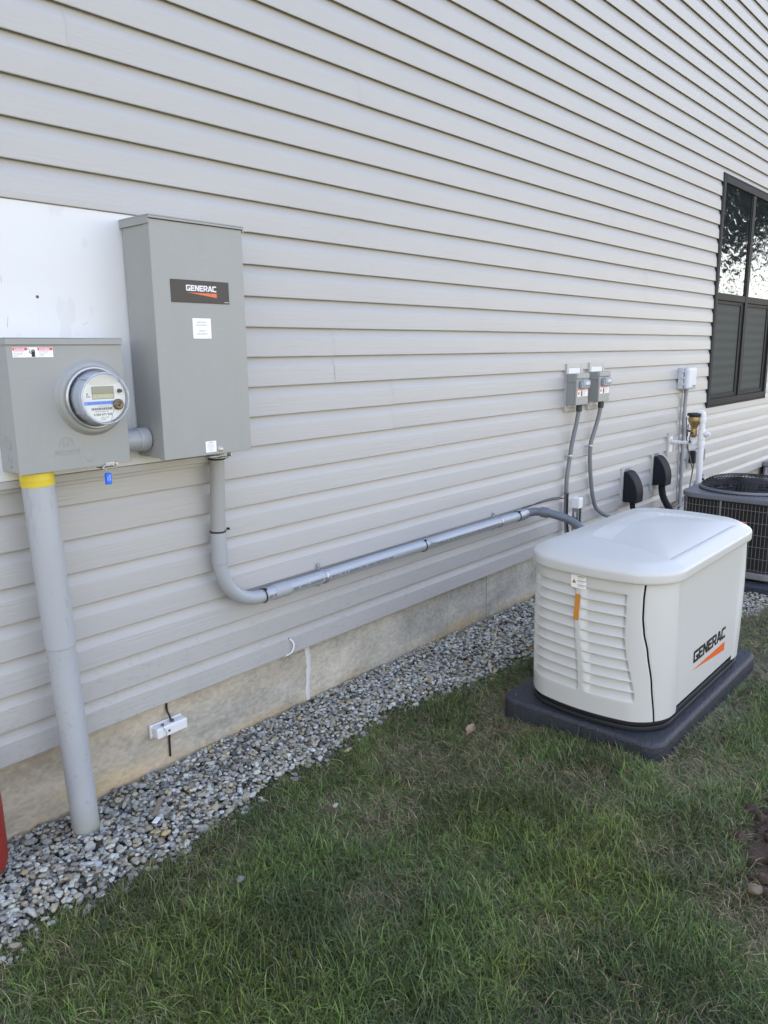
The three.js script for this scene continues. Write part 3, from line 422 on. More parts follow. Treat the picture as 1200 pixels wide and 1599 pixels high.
{
  const t = thing('electric_meter', 'round digital electric meter under a clear glass cover on the grey meter box', 'electric meter');
  const z0 = 0.176, zf = 0.243;
  const rim = lathe([[0.086, 0], [0.0925, 0.001], [0.094, 0.006], [0.0925, 0.012], [0.089, 0.0145], [0.0855, 0.0125], [0.0815, 0.0085]], 64); rim.rotateX(Math.PI / 2); rim.translate(MX, MY, z0); part('locking_ring', rim, galv, t);
  const gl = new THREE.MeshPhysicalMaterial({ color: lin(0.93, 0.95, 0.97), roughness: 0.03, transmission: 1, thickness: 0, ior: 1.5 });
  const dome = lathe([[0.0865, 0.004], [0.0835, 0.012], [0.0815, 0.03], [0.0795, 0.056], [0.078, 0.066], [0.0745, 0.0715], [0.068, 0.0725], [0, 0.0725]], 64); dome.rotateX(Math.PI / 2); dome.translate(MX, MY, z0); part('glass_cover', dome, gl, t);
  const lip = new THREE.TorusGeometry(0.0745, 0.0032, 10, 64); lip.translate(MX, MY, z0 + 0.069); part('cover_rim', lip, new THREE.MeshPhysicalMaterial({ color: lin(0.72, 0.75, 0.78), roughness: 0.08, transmission: 0.55, thickness: 0, ior: 1.5 }), t);
  const body = lathe([[0, 0.0], [0.079, 0.0], [0.0775, 0.02], [0.0755, 0.045], [0.072, 0.05], [0, 0.05]], 56); body.rotateX(Math.PI / 2); body.translate(MX, MY, z0 + 0.004); part('inner_case', body, std(0.44, 0.465, 0.51, 0.35), t);
  for (const a of [0.7, 2.3, 3.7, 5.2]) { const g = boxAt(0.0765, 0.0805, -0.003, 0.003, 0.012, 0.058, 0.001); g.rotateZ(a); g.translate(MX, MY, z0); part('case_rib', g, std(0.42, 0.44, 0.48, 0.35), t); }
  const face = canvasTex(512, 512, (c, w, h) => {
    c.fillStyle = '#ece9e0'; c.fillRect(0, 0, w, h); c.fillStyle = '#dcd8cc'; c.beginPath(); c.ellipse(256, 0, 300, 120, 0, 0, 7); c.fill();
    c.fillStyle = '#777'; c.font = '15px sans-serif'; c.fillText('CL200  240V  3W  TYPE  FM2S', 150, 150);
    c.fillStyle = '#8a8a80'; c.fillRect(126, 176, 256, 88); c.fillStyle = '#c9c6a2'; c.fillRect(134, 184, 240, 72); c.fillStyle = '#55564a'; c.fillRect(180, 232, 10, 6);
    c.fillStyle = '#333'; c.font = 'bold 22px sans-serif'; c.fillText('kWh', 60, 240); c.fillRect(66, 196, 6, 24); c.fillRect(78, 196, 6, 24);
    c.fillStyle = '#7fa3e6'; c.fillRect(30, 284, 450, 40); c.fillStyle = '#2d4fb0'; c.font = 'bold 26px sans-serif'; c.fillText('MULTIFUNCTION METER', 70, 314);
    c.fillStyle = '#222'; c.font = '16px sans-serif'; c.fillText('KILOWATTHOURS', 190, 346); for (let k = 0; k < 60; k++) c.fillRect(110 + k * 4, 354, hash2(k, 1, 9) > 0.5 ? 3 : 1.5, 26);
    c.fillText('METER NUMBER  AMI', 150, 402); c.font = 'bold 34px sans-serif'; c.fillText('6 004 671 920', 130, 440); c.font = '14px sans-serif'; c.fillText('FORM 2S  60Hz', 210, 464); c.font = 'italic 20px serif'; c.fillText('Rated', 210, 486); c.strokeStyle = '#555'; c.lineWidth = 4; c.beginPath(); c.moveTo(400, 330); c.quadraticCurveTo(340, 420, 330, 510); c.stroke();
  });
  const disc = new THREE.CircleGeometry(0.0705, 56); disc.translate(MX, MY, z0 + 0.0552); part('dial_face', disc, std(1, 1, 1, 0.5, { map: face }), t);
  part('display_bezel', boxAt(MX - 0.036, MX + 0.034, MY + 0.014, MY + 0.036, z0 + 0.0556, z0 + 0.058, 0.001), std(0.34, 0.33, 0.24, 0.35), t);
  part('reset_button', rod(V(MX + 0.052, MY + 0.02, z0 + 0.056), V(MX + 0.052, MY + 0.02, z0 + 0.066), 0.0065, 0.005, 20), std(0.02, 0.025, 0.025, 0.3), t);
  const port = lathe([[0.016, 0], [0.0165, 0.006], [0.012, 0.011], [0.009, 0.007], [0.004, 0.007], [0.003, 0.012], [0, 0.012]], 24); port.rotateX(Math.PI / 2); port.translate(MX + 0.044, MY - 0.02, z0 + 0.056); part('optical_port', port, std(0.17, 0.13, 0.085, 0.3, { metalness: 0.7 }), t);
}
// ------------------------------------------------------------------ the automatic transfer switch
{
  const x0 = 1.376, x1 = 1.727, y0 = 1.224, y1 = 1.983, zb = 0.0505, zf = 0.21;
  const t = thing('transfer_switch', 'tall grey transfer switch cabinet with a black name plate beside the white board', 'electrical cabinet');
  part('box', boxAt(x0, x1, y0 + 0.004, y1 - 0.004, zb, zf - 0.014, 0.004), grayPaint, t);
  part('door', merge([boxAt(x0 - 0.003, x1 + 0.003, y0, y1 - 0.012, zf - 0.0035, zf, 0.0025), boxAt(x0 - 0.003, x0 - 0.001, y0, y1 - 0.012, zf - 0.03, zf - 0.0036, 0.0008), boxAt(x1 + 0.001, x1 + 0.003, y0, y1 - 0.012, zf - 0.03, zf - 0.0036, 0.0008)]), grayPaint, t);
  part('hood', merge([boxAt(x0 - 0.006, x1 + 0.008, y1 - 0.0035, y1 + 0.001, zb - 0.004, zf + 0.006, 0.0015), boxAt(x0 - 0.006, x1 + 0.008, y1 - 0.0105, y1 - 0.0037, zf + 0.0022, zf + 0.006, 0.0012), boxAt(x0 - 0.006, x0 - 0.0038, y1 - 0.026, y1 - 0.0037, zb - 0.004, zf + 0.002, 0.0008), boxAt(x1 + 0.0045, x1 + 0.008, y1 - 0.02, y1 - 0.0037, zb - 0.004, zf + 0.002, 0.0008)]), grayPaint, t);
  const px0 = x0 + 0.060, px1 = x0 + 0.287, py0 = 1.726, py1 = 1.797;
  const pl = part('name_plate', boxAt(px0, px1, py0, py1, zf + 0.0004, zf + 0.002, 0.0008), std(0.026, 0.022, 0.021, 0.36), t);
  const w = blockLetters('GENERAC', 0.118, 0.0185, 0.0006); w.translate(px0 + 0.057, py0 + 0.037, zf + 0.002); part('maker_name', w, printWhite, pl);
  const sh = new THREE.Shape(); sh.moveTo(0, 0); sh.lineTo(0.116, 0.0); sh.lineTo(0.116, -0.0135); const sg = new THREE.ExtrudeGeometry(sh, { depth: 0.0006, bevelEnabled: false }); sg.translate(px0 + 0.06, py0 + 0.032, zf + 0.002); part('orange_wedge', sg, std(0.75, 0.17, 0.055, 0.5), pl);
  part('small_print', boxAt(px1 - 0.02, px1 - 0.003, py0 + 0.004, py0 + 0.0065, zf + 0.002, zf + 0.0024, 0.0002), std(0.5, 0.5, 0.5, 0.5), pl);
  const lab = canvasTex(256, 236, (c, W, H) => { c.fillStyle = '#f5f5f4'; c.fillRect(0, 0, W, H); c.fillStyle = '#333'; c.font = '26px sans-serif'; c.textAlign = 'center'; c.fillText('EMERGENCY', 128, 56); c.fillText('DISCONNECT', 128, 88); c.fillText('SERVICE', 128, 156); c.fillText('DISCONNECT', 128, 190); c.font = '12px sans-serif'; c.fillText('PV-228', 224, 226); });
  part('disconnect_label', plane(0.072, 0.065, x0 + 0.171, 1.645, zf + 0.0008), std(1, 1, 1, 0.5, { map: lab }), t);
  const l2 = canvasTex(256, 220, (c, W, H) => { c.fillStyle = '#f2f2f0'; c.fillRect(0, 0, W, H); c.fillStyle = '#333'; c.textAlign = 'center'; c.font = 'bold 22px sans-serif'; c.fillText('WARNING', 128, 36); c.font = '17px sans-serif'; ['SUITABLE FOR USE AS', 'SERVICE EQUIPMENT', 'MAX 200 AMPS 240 VAC', 'TYPE 3R ENCLOSURE', 'RAINPROOF', 'SEE MANUAL'].forEach((s, i) => c.fillText(s, 128, 66 + i * 26)); });
  part('rating_label', plane(0.044, 0.038, x0 + 0.180, y0 + 0.028, zf + 0.0008), std(1, 1, 1, 0.5, { map: l2 }), t);
  const sc = lathe([[0, 0.012], [0.004, 0.012], [0.007, 0.009], [0.0075, 0.003], [0.0095, 0.001], [0.0095, 0]], 20); sc.rotateX(Math.PI / 2); sc.translate(x0 + 0.218, y0 + 0.016, zf); part('door_screw', sc, std(0.6, 0.58, 0.5, 0.4, { metalness: 0.4 }), t);
  part('hasp', merge([boxAt(x0 + 0.165, x0 + 0.222, y0 - 0.008, y0 - 0.005, zf - 0.02, zf + 0.012, 0.0012), boxAt(x0 + 0.216, x0 + 0.262, y0 - 0.016, y0 - 0.0135, zf - 0.02, zf + 0.004, 0.001), boxAt(x0 + 0.259, x0 + 0.262, y0 - 0.0133, y0 - 0.001, zf - 0.02, zf + 0.004, 0.001)]), steel, t);
}
{ // conduit nipple between the boxes
  const t = thing('conduit_nipple', 'short thick grey conduit joining the meter box to the transfer switch', 'conduit'), y = 1.289, z = 0.11;
  part('pipe', rod(V(1.278, y, z), V(1.372, y, z), 0.0345, 0.0345, 32, true), pvcGray, t);
  part('coupling', sleeve(V(1.334, y, z), V(1.3725, y, z), 0.039, 0.005, 36), pvcGray, t);
  part('hub', sleeve(V(1.2785, y, z), V(1.298, y, z), 0.0365, 0.003, 36), pvcGray, t);
}
{ // service riser
  const t = thing('service_riser', 'fat grey service pipe with a yellow taped top rising from the gravel', 'pipe');
  const a = V(1.038, -0.05, 0.118), b = V(1.0, 1.226, 0.104), at = (k) => a.clone().lerp(b, k);
  const pv = std(0.42, 0.435, 0.45, 0.5, { map: colTex(256, 1024, (i, j) => { const n = fbm(i / 256 * 5, j / 1024 * 9, 601, 5, 5, 9), s = sstep(0.7, 0.78, fbm(i / 256 * 30, j / 1024 * 60, 602, 3, 30, 60)), dirt = (sstep(260, 60, j) * 0.35 + sstep(150, 60, j) * 0.3) * n; const k = 0.93 + 0.1 * (n - 0.5) - 0.1 * s - dirt; return [k, k, k * (0.99 - dirt)]; }) });
  part('lower_pipe', rod(a, at(0.60), 0.0435, 0.0435, 48, true), pv, t);
  part('upper_sleeve', sleeve(at(0.563), at(0.9995), 0.0468, 0.004, 48), pv, t);
  part('yellow_tape', merge([sleeve(at(0.965), at(0.9985), 0.0482, 0.0015, 48), sleeve(at(0.975), at(0.99), 0.0487, 0.0012, 48)]), std(0.66, 0.52, 0.035, 0.42, { bumpMap: T.soft, bumpScale: 0.0012 }), t);
}
{ // conduit: down from the transfer switch, round the elbow and along the wall to the generator
  const t = thing('conduit_run', 'grey conduit dropping from the transfer switch and running along the siding to the generator', 'conduit');
  const r = 0.0272, z = 0.062, x = 1.672, y = 0.607;
  part('vertical_pipe', rod(V(x + 0.012, 1.2235, z + 0.004), V(x, 0.90, z), r, r, 36, true), std(0.33, 0.335, 0.325, 0.4), t);
  part('coupling', sleeve(V(x, 0.785, z), V(x, 0.905, z), 0.0305, 0.005, 36), pvcGray, t, 'pale grey coupling above the elbow');
  const R = 0.185, el = []; el.push(V(x, 0.80, z)); for (let k = 0; k <= 10; k++) { const a = k / 10 * Math.PI / 2; el.push(V(x + R - R * Math.cos(a), y + R - R * Math.sin(a), z)); } el.push(V(x + R + 0.03, y, z));
  part('elbow', tube(el, r, 90, 36), pvcGray, t);
  const print = (s) => { const ct = canvasTex(2048, 128, (c, W, H) => {
    c.fillStyle = '#a9adb1'; c.fillRect(0, 0, W, H); const R5 = rng(9); for (let k = 0; k < 900; k++) { const v = 150 + R5() * 40; c.fillStyle = `rgba(${v},${v + 2},${v + 4},0.25)`; c.fillRect(R5() * W, R5() * H, 20 + R5() * 90, 1 + R5() * 2); }
    c.fillStyle = '#26282b'; c.font = 'bold 12px sans-serif'; c.fillText(s.split('').join('\u200a'), 30, 76); }); return ct; };
  const tx = print('2 INCH   PVC   RIGID NONMETALLIC CONDUIT   SCHEDULE 40   SUNLIGHT RESISTANT   90C WIRE   MADE IN USA   2 INCH   PVC   RIGID NONMETALLIC CONDUIT   SCHEDULE 40   SUNLIGHT RESISTANT   90C WIRE');
  const m = std(1, 1, 1, 0.33, { map: tx, metalness: 0.15 });
  const run = (xa, xb) => { const n = 36, g = grid(n, 24, (i, j) => { const a = i / n * 2 * Math.PI, xx = lerp(xa, xb, j / 24), s = 0.003 * Math.sin((xx - 1.9) * 1.7); return [xx, y + s + r * Math.sin(a), z + r * Math.cos(a), (xx - xa) / (xb - xa), 0.5 + ((i / n + 0.46) % 1 - 0.5)]; });
    const nrm = g.attributes.normal, p = g.attributes.position; for (let i = 0; i < p.count; i++) { const a = (i % (n + 1)) / n * 2 * Math.PI; nrm.setXYZ(i, 0, Math.sin(a), Math.cos(a)); } const ix = g.index.array; for (let i = 0; i < ix.length; i += 3) { const q = ix[i]; ix[i] = ix[i + 1]; ix[i + 1] = q; } return g; };
  part('straight_pipe', run(1.86, 2.98), m, t); part('straight_pipe', run(2.93, 3.84), m, t);
  part('coupling', sleeve(V(1.925, y, z), V(2.005, y, z), 0.0305, 0.005, 36), pvcGray, t);
  part('end_fitting', merge([sleeve(V(3.80, y, z), V(3.885, y, z), 0.031, 0.005, 32), sleeve(V(3.83, y, z), V(3.85, y, z), 0.033, 0.004, 32)]), galv, t);
  part('flexible_tail', tube([V(3.86, y, z), V(3.905, y + 0.002, z + 0.004), V(3.938, y + 0.009, z + 0.035), V(3.955, y + 0.009, z + 0.08), V(3.982, y - 0.004, z + 0.14), V(4.008, y - 0.034, z + 0.24), V(3.99, y - 0.10, z + 0.36)], 0.0245, 70, 24), pvcDark, t, 'dark grey bend leading to the generator');
  part('swivel_coupling', sleeve(V(3.952, y + 0.010, z + 0.062), V(3.968, y + 0.004, z + 0.108), 0.031, 0.006, 28), pvcDark, t);
  for (const sx of [2.215, 3.597]) { const g = new THREE.TorusGeometry(r + 0.002, 0.0024, 8, 40, Math.PI * 1.15); g.rotateZ(-Math.PI * 0.575 + Math.PI / 2 - Math.PI / 2); g.scale(1, 1, 4); g.rotateY(Math.PI / 2); g.rotateX(0); const gg = g.clone(); gg.rotateX(Math.PI); gg.translate(sx, y, z); g.translate(sx, y, z);
    const tabs = [boxAt(sx - 0.009, sx + 0.009, y + r - 0.002, y + r + 0.026, 0.026, 0.03, 0.001), boxAt(sx - 0.009, sx + 0.009, y - r - 0.022, y - r + 0.002, 0.026, 0.03, 0.001), rod(V(sx, y + r + 0.015, 0.029), V(sx, y + r + 0.015, 0.036), 0.006, 0.005, 14), rod(V(sx, y - r - 0.012, 0.029), V(sx, y - r - 0.012, 0.036), 0.006, 0.005, 14)];
    part('pipe_strap', merge([g, gg, ...tabs]), galv, t); }
  const tie = (c, ax, rr, dx, dy) => { const g = new THREE.TorusGeometry(rr, 0.0019, 8, 40); g.scale(1, 1, 1.6); if (ax === 'x') g.rotateY(Math.PI / 2); else g.rotateX(Math.PI / 2); g.translate(c.x, c.y, c.z); return merge([g, boxAt(c.x + dx - 0.005, c.x + dx + 0.005, c.y + dy - 0.004, c.y + dy + 0.004, c.z + rr * 0.55 - 0.004, c.z + rr * 0.55 + 0.006, 0.001)]); };
  part('cable_tie', tie(V(x + 0.010, 1.184, z + 0.004), 'y', r + 0.002, 0.03, 0.004), black, t); part('cable_tie', tie(V(x, 0.911, z), 'y', r + 0.002, 0.034, 0.006), black, t); part('cable_tie', tie(V(1.872, y, z), 'x', r + 0.002, 0, 0.03), black, t); part('cable_tie', tie(V(2.905, y, z), 'x', r + 0.002, 0, 0.03), black, t); part('cable_tie', tie(V(3.79, y, z), 'x', r + 0.002, 0, 0.03), black, t);
}
// ------------------------------------------------------------------ the standby generator on its pad
const GC = { x: 3.25, z: 1.066 };
function outline(a, b, bow = 0.06, r = 0.13) {                       // plan outline: straight sides, bowed ends, rounded corners; starts at the middle of the back and goes by the left end
  const Q = [], bz = (c, t) => [0, 1].map((k) => (1 - t) ** 3 * c[0][k] + 3 * (1 - t) ** 2 * t * c[1][k] + 3 * (1 - t) * t * t * c[2][k] + t ** 3 * c[3][k]);
  const x1 = a - bow - r, yk = b - r, xk = a - bow * (yk / b) ** 2, sl = -2 * bow * yk / b / b;
  for (let k = 0; k < 60; k++) Q.push([x1 * k / 60, b]);
  for (let k = 0; k < 60; k++) Q.push(bz([[x1, b], [x1 + r * 0.62, b], [xk + sl * r * 0.5, yk + r * 0.5], [xk, yk]], k / 60));
  for (let k = 0; k <= 60; k++) { const z = yk * (1 - k / 60); Q.push([a - bow * (z / b) ** 2, z]); }
  const A = [...Q.map(([x, z]) => [-x, -z]), ...Q.map(([x, z]) => [-x, z]).reverse().slice(1), ...Q.slice(1), ...Q.map(([x, z]) => [x, -z]).reverse().slice(1)], S = [0];
  for (let i = 1; i < A.length; i++) S.push(S[i - 1] + Math.hypot(A[i][0] - A[i - 1][0], A[i][1] - A[i - 1][1]));
  const total = S[S.length - 1];
  const at = (s) => { s = ((s % total) + total) % total; let lo = 0, hi = S.length - 1; while (hi - lo > 1) { const m = (lo + hi) >> 1; if (S[m] <= s) lo = m; else hi = m; } const t = (s - S[lo]) / (S[hi] - S[lo] || 1); return [lerp(A[lo][0], A[hi][0], t), lerp(A[lo][1], A[hi][1], t)]; };
  const normal = (s) => { const p = at(s - 0.004), q = at(s + 0.004), dx = q[0] - p[0], dz = q[1] - p[1], l = Math.hypot(dx, dz); return [-dz / l, dx / l]; };   // outward
  return { at, normal, total };
}
{
  const gen = thing('standby_generator', 'off white home standby generator with louvred end on a dark pad', 'generator');
  gen.position.y = 0.042; const B = outline(0.577, 0.303), TOT = B.total, YB = 0.088, YT = 0.668;
  // outward of the outline is checked so that panels bulge the right way
  const sgn = (() => { const p = B.at(0.81 + 0), n = B.normal(0.81); return p[0] * n[0] + p[1] * n[1] > 0 ? 1 : -1; })();
  const SK = [[0.0, 1.092], [0.088, 1.086], [0.245, 1.064], [0.38, 1.040], [0.46, 1.022], [0.52, 1.015], [0.6, 1.015], [0.67, 1.020], [1, 1.02]];
  const seam = (y) => { let i = 0; while (i < SK.length - 2 && y > SK[i + 1][0]) i++; return lerp(SK[i][1], SK[i + 1][1], sstep(0, 1, (y - SK[i][0]) / (SK[i + 1][0] - SK[i][0])) * 0.4 + 0.6 * Math.min(1, Math.max(0, (y - SK[i][0]) / (SK[i + 1][0] - SK[i][0])))); };
  const S0 = 1.04, PITCH = 0.0437, LT = 0.606, NL = 10;
  
  const colsAt = (y) => [[0.495, 0.746 + 0.024 * sstep(0.5, 0.2, y)], [0.768 + 0.028 * sstep(0.5, 0.22, y), lerp(1.0, 0.95, sstep(0.15, 0.45, y))]];
  function louvre(s, y) {                                            // depth of the pressed louvres, and which louvre it is
    const u = (LT - y) / PITCH; let k = Math.floor(u); if (u < 0 || u >= NL) return [0, -1, -1];
    const f = u - k, C = colsAt(y);
    for (let c = 0; c < 2; c++) {
      const [a, b] = C[c]; if (s < a - 0.004 || s > b + 0.004) continue;
      const le = sstep(a - 0.004, a + 0.03, s), re = 1 - sstep(b - 0.008, b + 0.004, s), end = c === 0 ? Math.min(sstep(a - 0.004, a + 0.035, s), re) : Math.min(le, re);
      const open = sstep(0.0, 0.085, f), dep = 0.027 * open * Math.pow(1 - f, 0.85) * end;
      return [-dep, c * NL + k, end > 0.35 ? 1 : 0];
    }
    return [0, -1, -1];
  }
  const f0 = (y) => lerp(1.232, 1.182, sstep(0.08, 0.6, y)), f1 = (y) => TOT - f0(y);
  const shapeAt = (s, y) => {
    let d = 0.006 * Math.sin(Math.PI * Math.min(1, (y - YB) / (YT - YB)));          // panels belly slightly
    const lv = louvre(s, y); d += lv[0];
    const front0 = f0(y), front1 = f1(y), fr = sstep(front0 - 0.012, front0 + 0.014, s) * (1 - sstep(front1 - 0.014, front1 + 0.012, s));
    d -= fr * (0.004 + 0.009 * sstep(0.1, 0.45, y) * (1 - sstep(0.45, 0.66, y) * 0.6));
    const sm = Math.abs(s - seam(y)); d -= 0.003 * (1 - sstep(0.002, 0.008, sm));
    return [d, lv];
  };
  const rows = []; for (let y = YB; y < 0.165; y += 0.008) rows.push(y); for (let k = 0; k <= NL; k++) { for (const f of [0.003, 0.05, 0.1, 0.16, 0.3, 0.45, 0.6, 0.75, 0.88, 0.99]) { const y = LT - (NL - 1 - k) * PITCH - PITCH * (1 - f) ; if (k < NL && y > 0.165) rows.push(y); } } rows.push(0.6055, 0.609, 0.62, 0.635, 0.65, YT); rows.sort((a, b) => a - b);
  function sheet(s0, s1, n, gapL, gapR, keep) {
    const pos = [], uv = [], meta = [], nv = rows.length;
    for (const y of rows) for (let i = 0; i <= n; i++) {
      const a = gapL ? seam(y) + 0.0035 : s0, b = gapR ? seam(y) - 0.0035 : s1, s = lerp(a, b, i / n), [d, lv] = shapeAt(s, y), p = B.at(s), q = B.normal(s);
      pos.push(GC.x + p[0] + q[0] * d * sgn, y, GC.z + p[1] + q[1] * d * sgn); uv.push(s, y); meta.push([s, y, lv]);
    }
    const idx = []; for (let j = 0; j < nv - 1; j++) for (let i = 0; i < n; i++) { const a = j * (n + 1) + i, b = a + 1, c = a + n + 1, d = c + 1; idx.push([a, b, c], [b, d, c]); }
    const g = new THREE.BufferGeometry(); g.setAttribute('position', new THREE.Float32BufferAttribute(pos, 3)); g.setAttribute('uv', new THREE.Float32BufferAttribute(uv, 2)); g.setIndex(idx.flat()); g.computeVertexNormals();
    const groups = new Map(); for (const tri of idx) { const k = keep(tri.map((v) => meta[v])); if (k === null) continue; if (!groups.has(k)) groups.set(k, []); groups.get(k).push(tri); }
    const out = new Map();
    for (const [k, tris] of groups) { const re = new Map(), P = [], N = [], U = [], I = []; for (const v of tris.flat()) { if (!re.has(v)) { re.set(v, P.length / 3); for (let c = 0; c < 3; c++) { P.push(g.attributes.position.array[v * 3 + c]); N.push(g.attributes.normal.array[v * 3 + c]); } U.push(uv[v * 2], uv[v * 2 + 1]); } I.push(re.get(v)); }
      const h = new THREE.BufferGeometry(); h.setAttribute('position', new THREE.Float32BufferAttribute(P, 3)); h.setAttribute('normal', new THREE.Float32BufferAttribute(N, 3)); h.setAttribute('uv', new THREE.Float32BufferAttribute(U, 2)); h.setIndex(I); out.set(k, h); }
    return out;
  }
  const endMat = genWhite.clone(); endMat.side = THREE.DoubleSide;
  const left = sheet(0.28, S0, 230, false, true, (m) => { const q = m.find((v) => v[2][1] >= 0 && v[2][2] === 1); return q ? q[2][1] : 'panel'; });
  const endPanel = part('end_panel', left.get('panel'), endMat, gen);
  for (const [k, g] of left) if (k !== 'panel') part('louvre', g, endMat, endPanel);
  const low = (m) => { const s = m[0][0], y = (m[0][1] + m[1][1] + m[2][1]) / 3; return s > 1.232 && s < TOT - 1.25 && y < 0.11 ? null : 'panel'; };
  part('front_panel', sheet(S0, 2.13, 240, true, false, low).get('panel'), endMat, gen);
  part('rear_panel', sheet(2.13, TOT + 0.28, 120, false, false, () => 'panel').get('panel'), endMat, gen);
  // dark steel inside and base frame with its two rails
  const ring = (off, y0, y1, O = B) => grid(200, 1, (i, j) => { const s = i / 200 * TOT, p = O.at(s), q = O.normal(s); return [GC.x + p[0] + q[0] * off * sgn, j ? y1 : y0, GC.z + p[1] + q[1] * off * sgn]; });
  part('inner_frame', ring(-0.022, 0.06, 0.66), std(0.008, 0.008, 0.009, 0.7, { side: THREE.DoubleSide }), gen);
  const rail = (o0, y0, o1, y1) => grid(220, 5, (i, j) => { const s = i / 220 * TOT, p = B.at(s), q = B.normal(s), L = [[o0 - 0.014, y0], [o0, y0], [o0, y1 - 0.001], [o0 - 0.002, y1], [o1, y1], [o1 - 0.01, y1]][j]; return [GC.x + p[0] + q[0] * L[0] * sgn, L[1], GC.z + p[1] + q[1] * L[0] * sgn]; });
  const railM = std(0.03, 0.031, 0.033, 0.35, { side: THREE.DoubleSide });
  part('base_rail', rail(-0.004, 0.046, -0.016, 0.064), railM, gen); part('base_rail', rail(-0.012, 0.066, -0.022, 0.084), railM, gen);
  // lid: a shallow dome with a stepped centre, loft of shrinking outlines
  const Lo = outline(0.594, 0.3185, 0.061, 0.142), LT0 = Lo.total, prof = [[-0.03, 0.660], [-0.004, 0.654], [0.0005, 0.656], [0.0022, 0.663], [0.0022, 0.687], [0.0008, 0.694], [-0.0035, 0.700], [-0.010, 0.7045], [-0.022, 0.7105], [-0.036, 0.7175], [-0.046, 0.7225], [-0.06, 0.727]];
  const n = 320, ringsIn = 56;
  const seamL = (z) => 2.835 + (1.38 - z) * 0.2, seamR = (z) => 3.62 - (1.38 - z) * 0.38;
  const topY = (x, z, t) => {                                        // t: 0 at the shoulder, 1 in the middle
    let y = 0.727 + 0.054 * (1 - (1 - t) ** 1.7);
    const inside = sstep(-0.006, 0.006, x - seamL(z)) * sstep(-0.006, 0.006, seamR(z) - x);
    const zb = 0.935 + 0.025 * ((x - 3.2) / 0.3) ** 2, facet = sstep(zb, zb + 0.012, z) * lerp(0, 1, Math.min(1, (z - zb) / 0.085));
    y -= inside * 0.014 * Math.max(0, facet) * (1 - 0.75 * sstep(zb + 0.085, 1.34, z)); return y;
  };
  const nr = prof.length + ringsIn;
  const lidG = grid(n, nr - 1, (i, j) => {
    const s = i / n * LT0, p = Lo.at(s), q = Lo.normal(s);
    if (j < prof.length) { const [o, y] = prof[j]; return [GC.x + p[0] + q[0] * o * sgn, y, GC.z + p[1] + q[1] * o * sgn, s * 2, j * 0.02]; }
    const o = prof[prof.length - 1][0], t = (j - prof.length + 1) / ringsIn, k = 1 - t, x = (p[0] + q[0] * o * sgn) * k, z = (p[1] + q[1] * o * sgn) * k; return [GC.x + x, topY(GC.x + x, GC.z + z, t), GC.z + z, x * 2, z * 2];
  });
  const lidMat = genWhite.clone(); lidMat.side = THREE.DoubleSide; const lid = part('lid', lidG, lidMat, gen);
  const groove = []; for (const [o, y] of [[0.0026, 0.664], [0.0026, 0.687], [0.0012, 0.694], [-0.0031, 0.7003], [-0.0096, 0.7048], [-0.0216, 0.7108], [-0.0356, 0.7178]]) groove.push(V(2.838 - o * 0.3, y, GC.z + 0.318 + o - 0.0035)); part('lid_seam', tube(groove, 0.0012, 24, 6), std(0.3, 0.3, 0.28, 0.6), lid);
  // print and stickers
  const fx = 3.065, zAt = (y) => GC.z + 0.303 + shapeAt(TOT / 2, y)[0] + 0.0006, fit = (g) => { const p = g.attributes.position; for (let i = 0; i < p.count; i++) p.setZ(i, zAt(p.getY(i)) + p.getZ(i)); return g; };
  const lg = blockLetters('GENERAC', 0.395, 0.052, 0.0008); lg.translate(fx, 0.240, 0); fit(lg); part('maker_name', lg, printBlack, gen);
  const sh = new THREE.Shape(); sh.moveTo(0, 0); sh.lineTo(0.395, 0.006); sh.lineTo(0.395, -0.034); const sg = new THREE.ExtrudeGeometry(sh, { depth: 0.0008, bevelEnabled: false }); sg.translate(fx, 0.212, 0); fit(sg); part('orange_wedge', sg, printOrange, gen);
  const patch = (s0, s1, y0, y1, tilt, mat, name, lift = 0.0016) => { const g = grid(10, 8, (i, j) => { const s = lerp(s0, s1, i / 10) + tilt * (j / 8), y = lerp(y0, y1, j / 8), p = B.at(s), q = B.normal(s), d = 0.006 * Math.sin(Math.PI * (y - YB) / (YT - YB)) + lift; return [GC.x + p[0] + q[0] * d * sgn, y, GC.z + p[1] + q[1] * d * sgn, i / 10, j / 8]; }); part(name, g, mat, gen); };
  const wl = canvasTex(320, 256, (c, W, H) => { c.fillStyle = '#eef0f0'; c.fillRect(0, 0, W, H); c.fillStyle = '#d9a400'; c.beginPath(); c.moveTo(64, 78); c.lineTo(112, 168); c.lineTo(16, 168); c.fill(); c.fillStyle = '#222'; c.beginPath(); c.moveTo(64, 104); c.lineTo(90, 154); c.lineTo(38, 154); c.fill(); c.fillStyle = '#e8b400'; c.fillRect(60, 116, 7, 30); for (const y of [14, 96, 180]) { c.fillStyle = '#c8b46a'; c.fillRect(128, y, 180, 20); c.fillStyle = '#333'; c.font = 'bold 17px sans-serif'; c.fillText('WARNING', 170, y + 17); c.font = '12px sans-serif'; c.fillText('HOT SURFACE KEEP AWAY', 132, y + 38); c.fillText('MOVING PARTS INSIDE', 132, y + 54); } c.strokeStyle = '#999'; c.strokeRect(1, 1, W - 2, H - 2); });
  const both = { side: THREE.DoubleSide }; patch(0.728, 0.795, 0.598, 0.651, -0.003, std(1, 1, 1, 0.5, { map: wl, ...both }), 'warning_label', 0.004);
  patch(0.745, 0.767, 0.466, 0.574, 0.004, std(0.60, 0.235, 0.03, 0.45, both), 'orange_sticker', 0.003);
  // pad: dark pebbled plastic slab
  const PX = [2.65, 3.89], PZ = [0.69, 1.405], shp = new THREE.Shape(), rr = 0.085, [a, b] = PX, [c, d] = PZ;
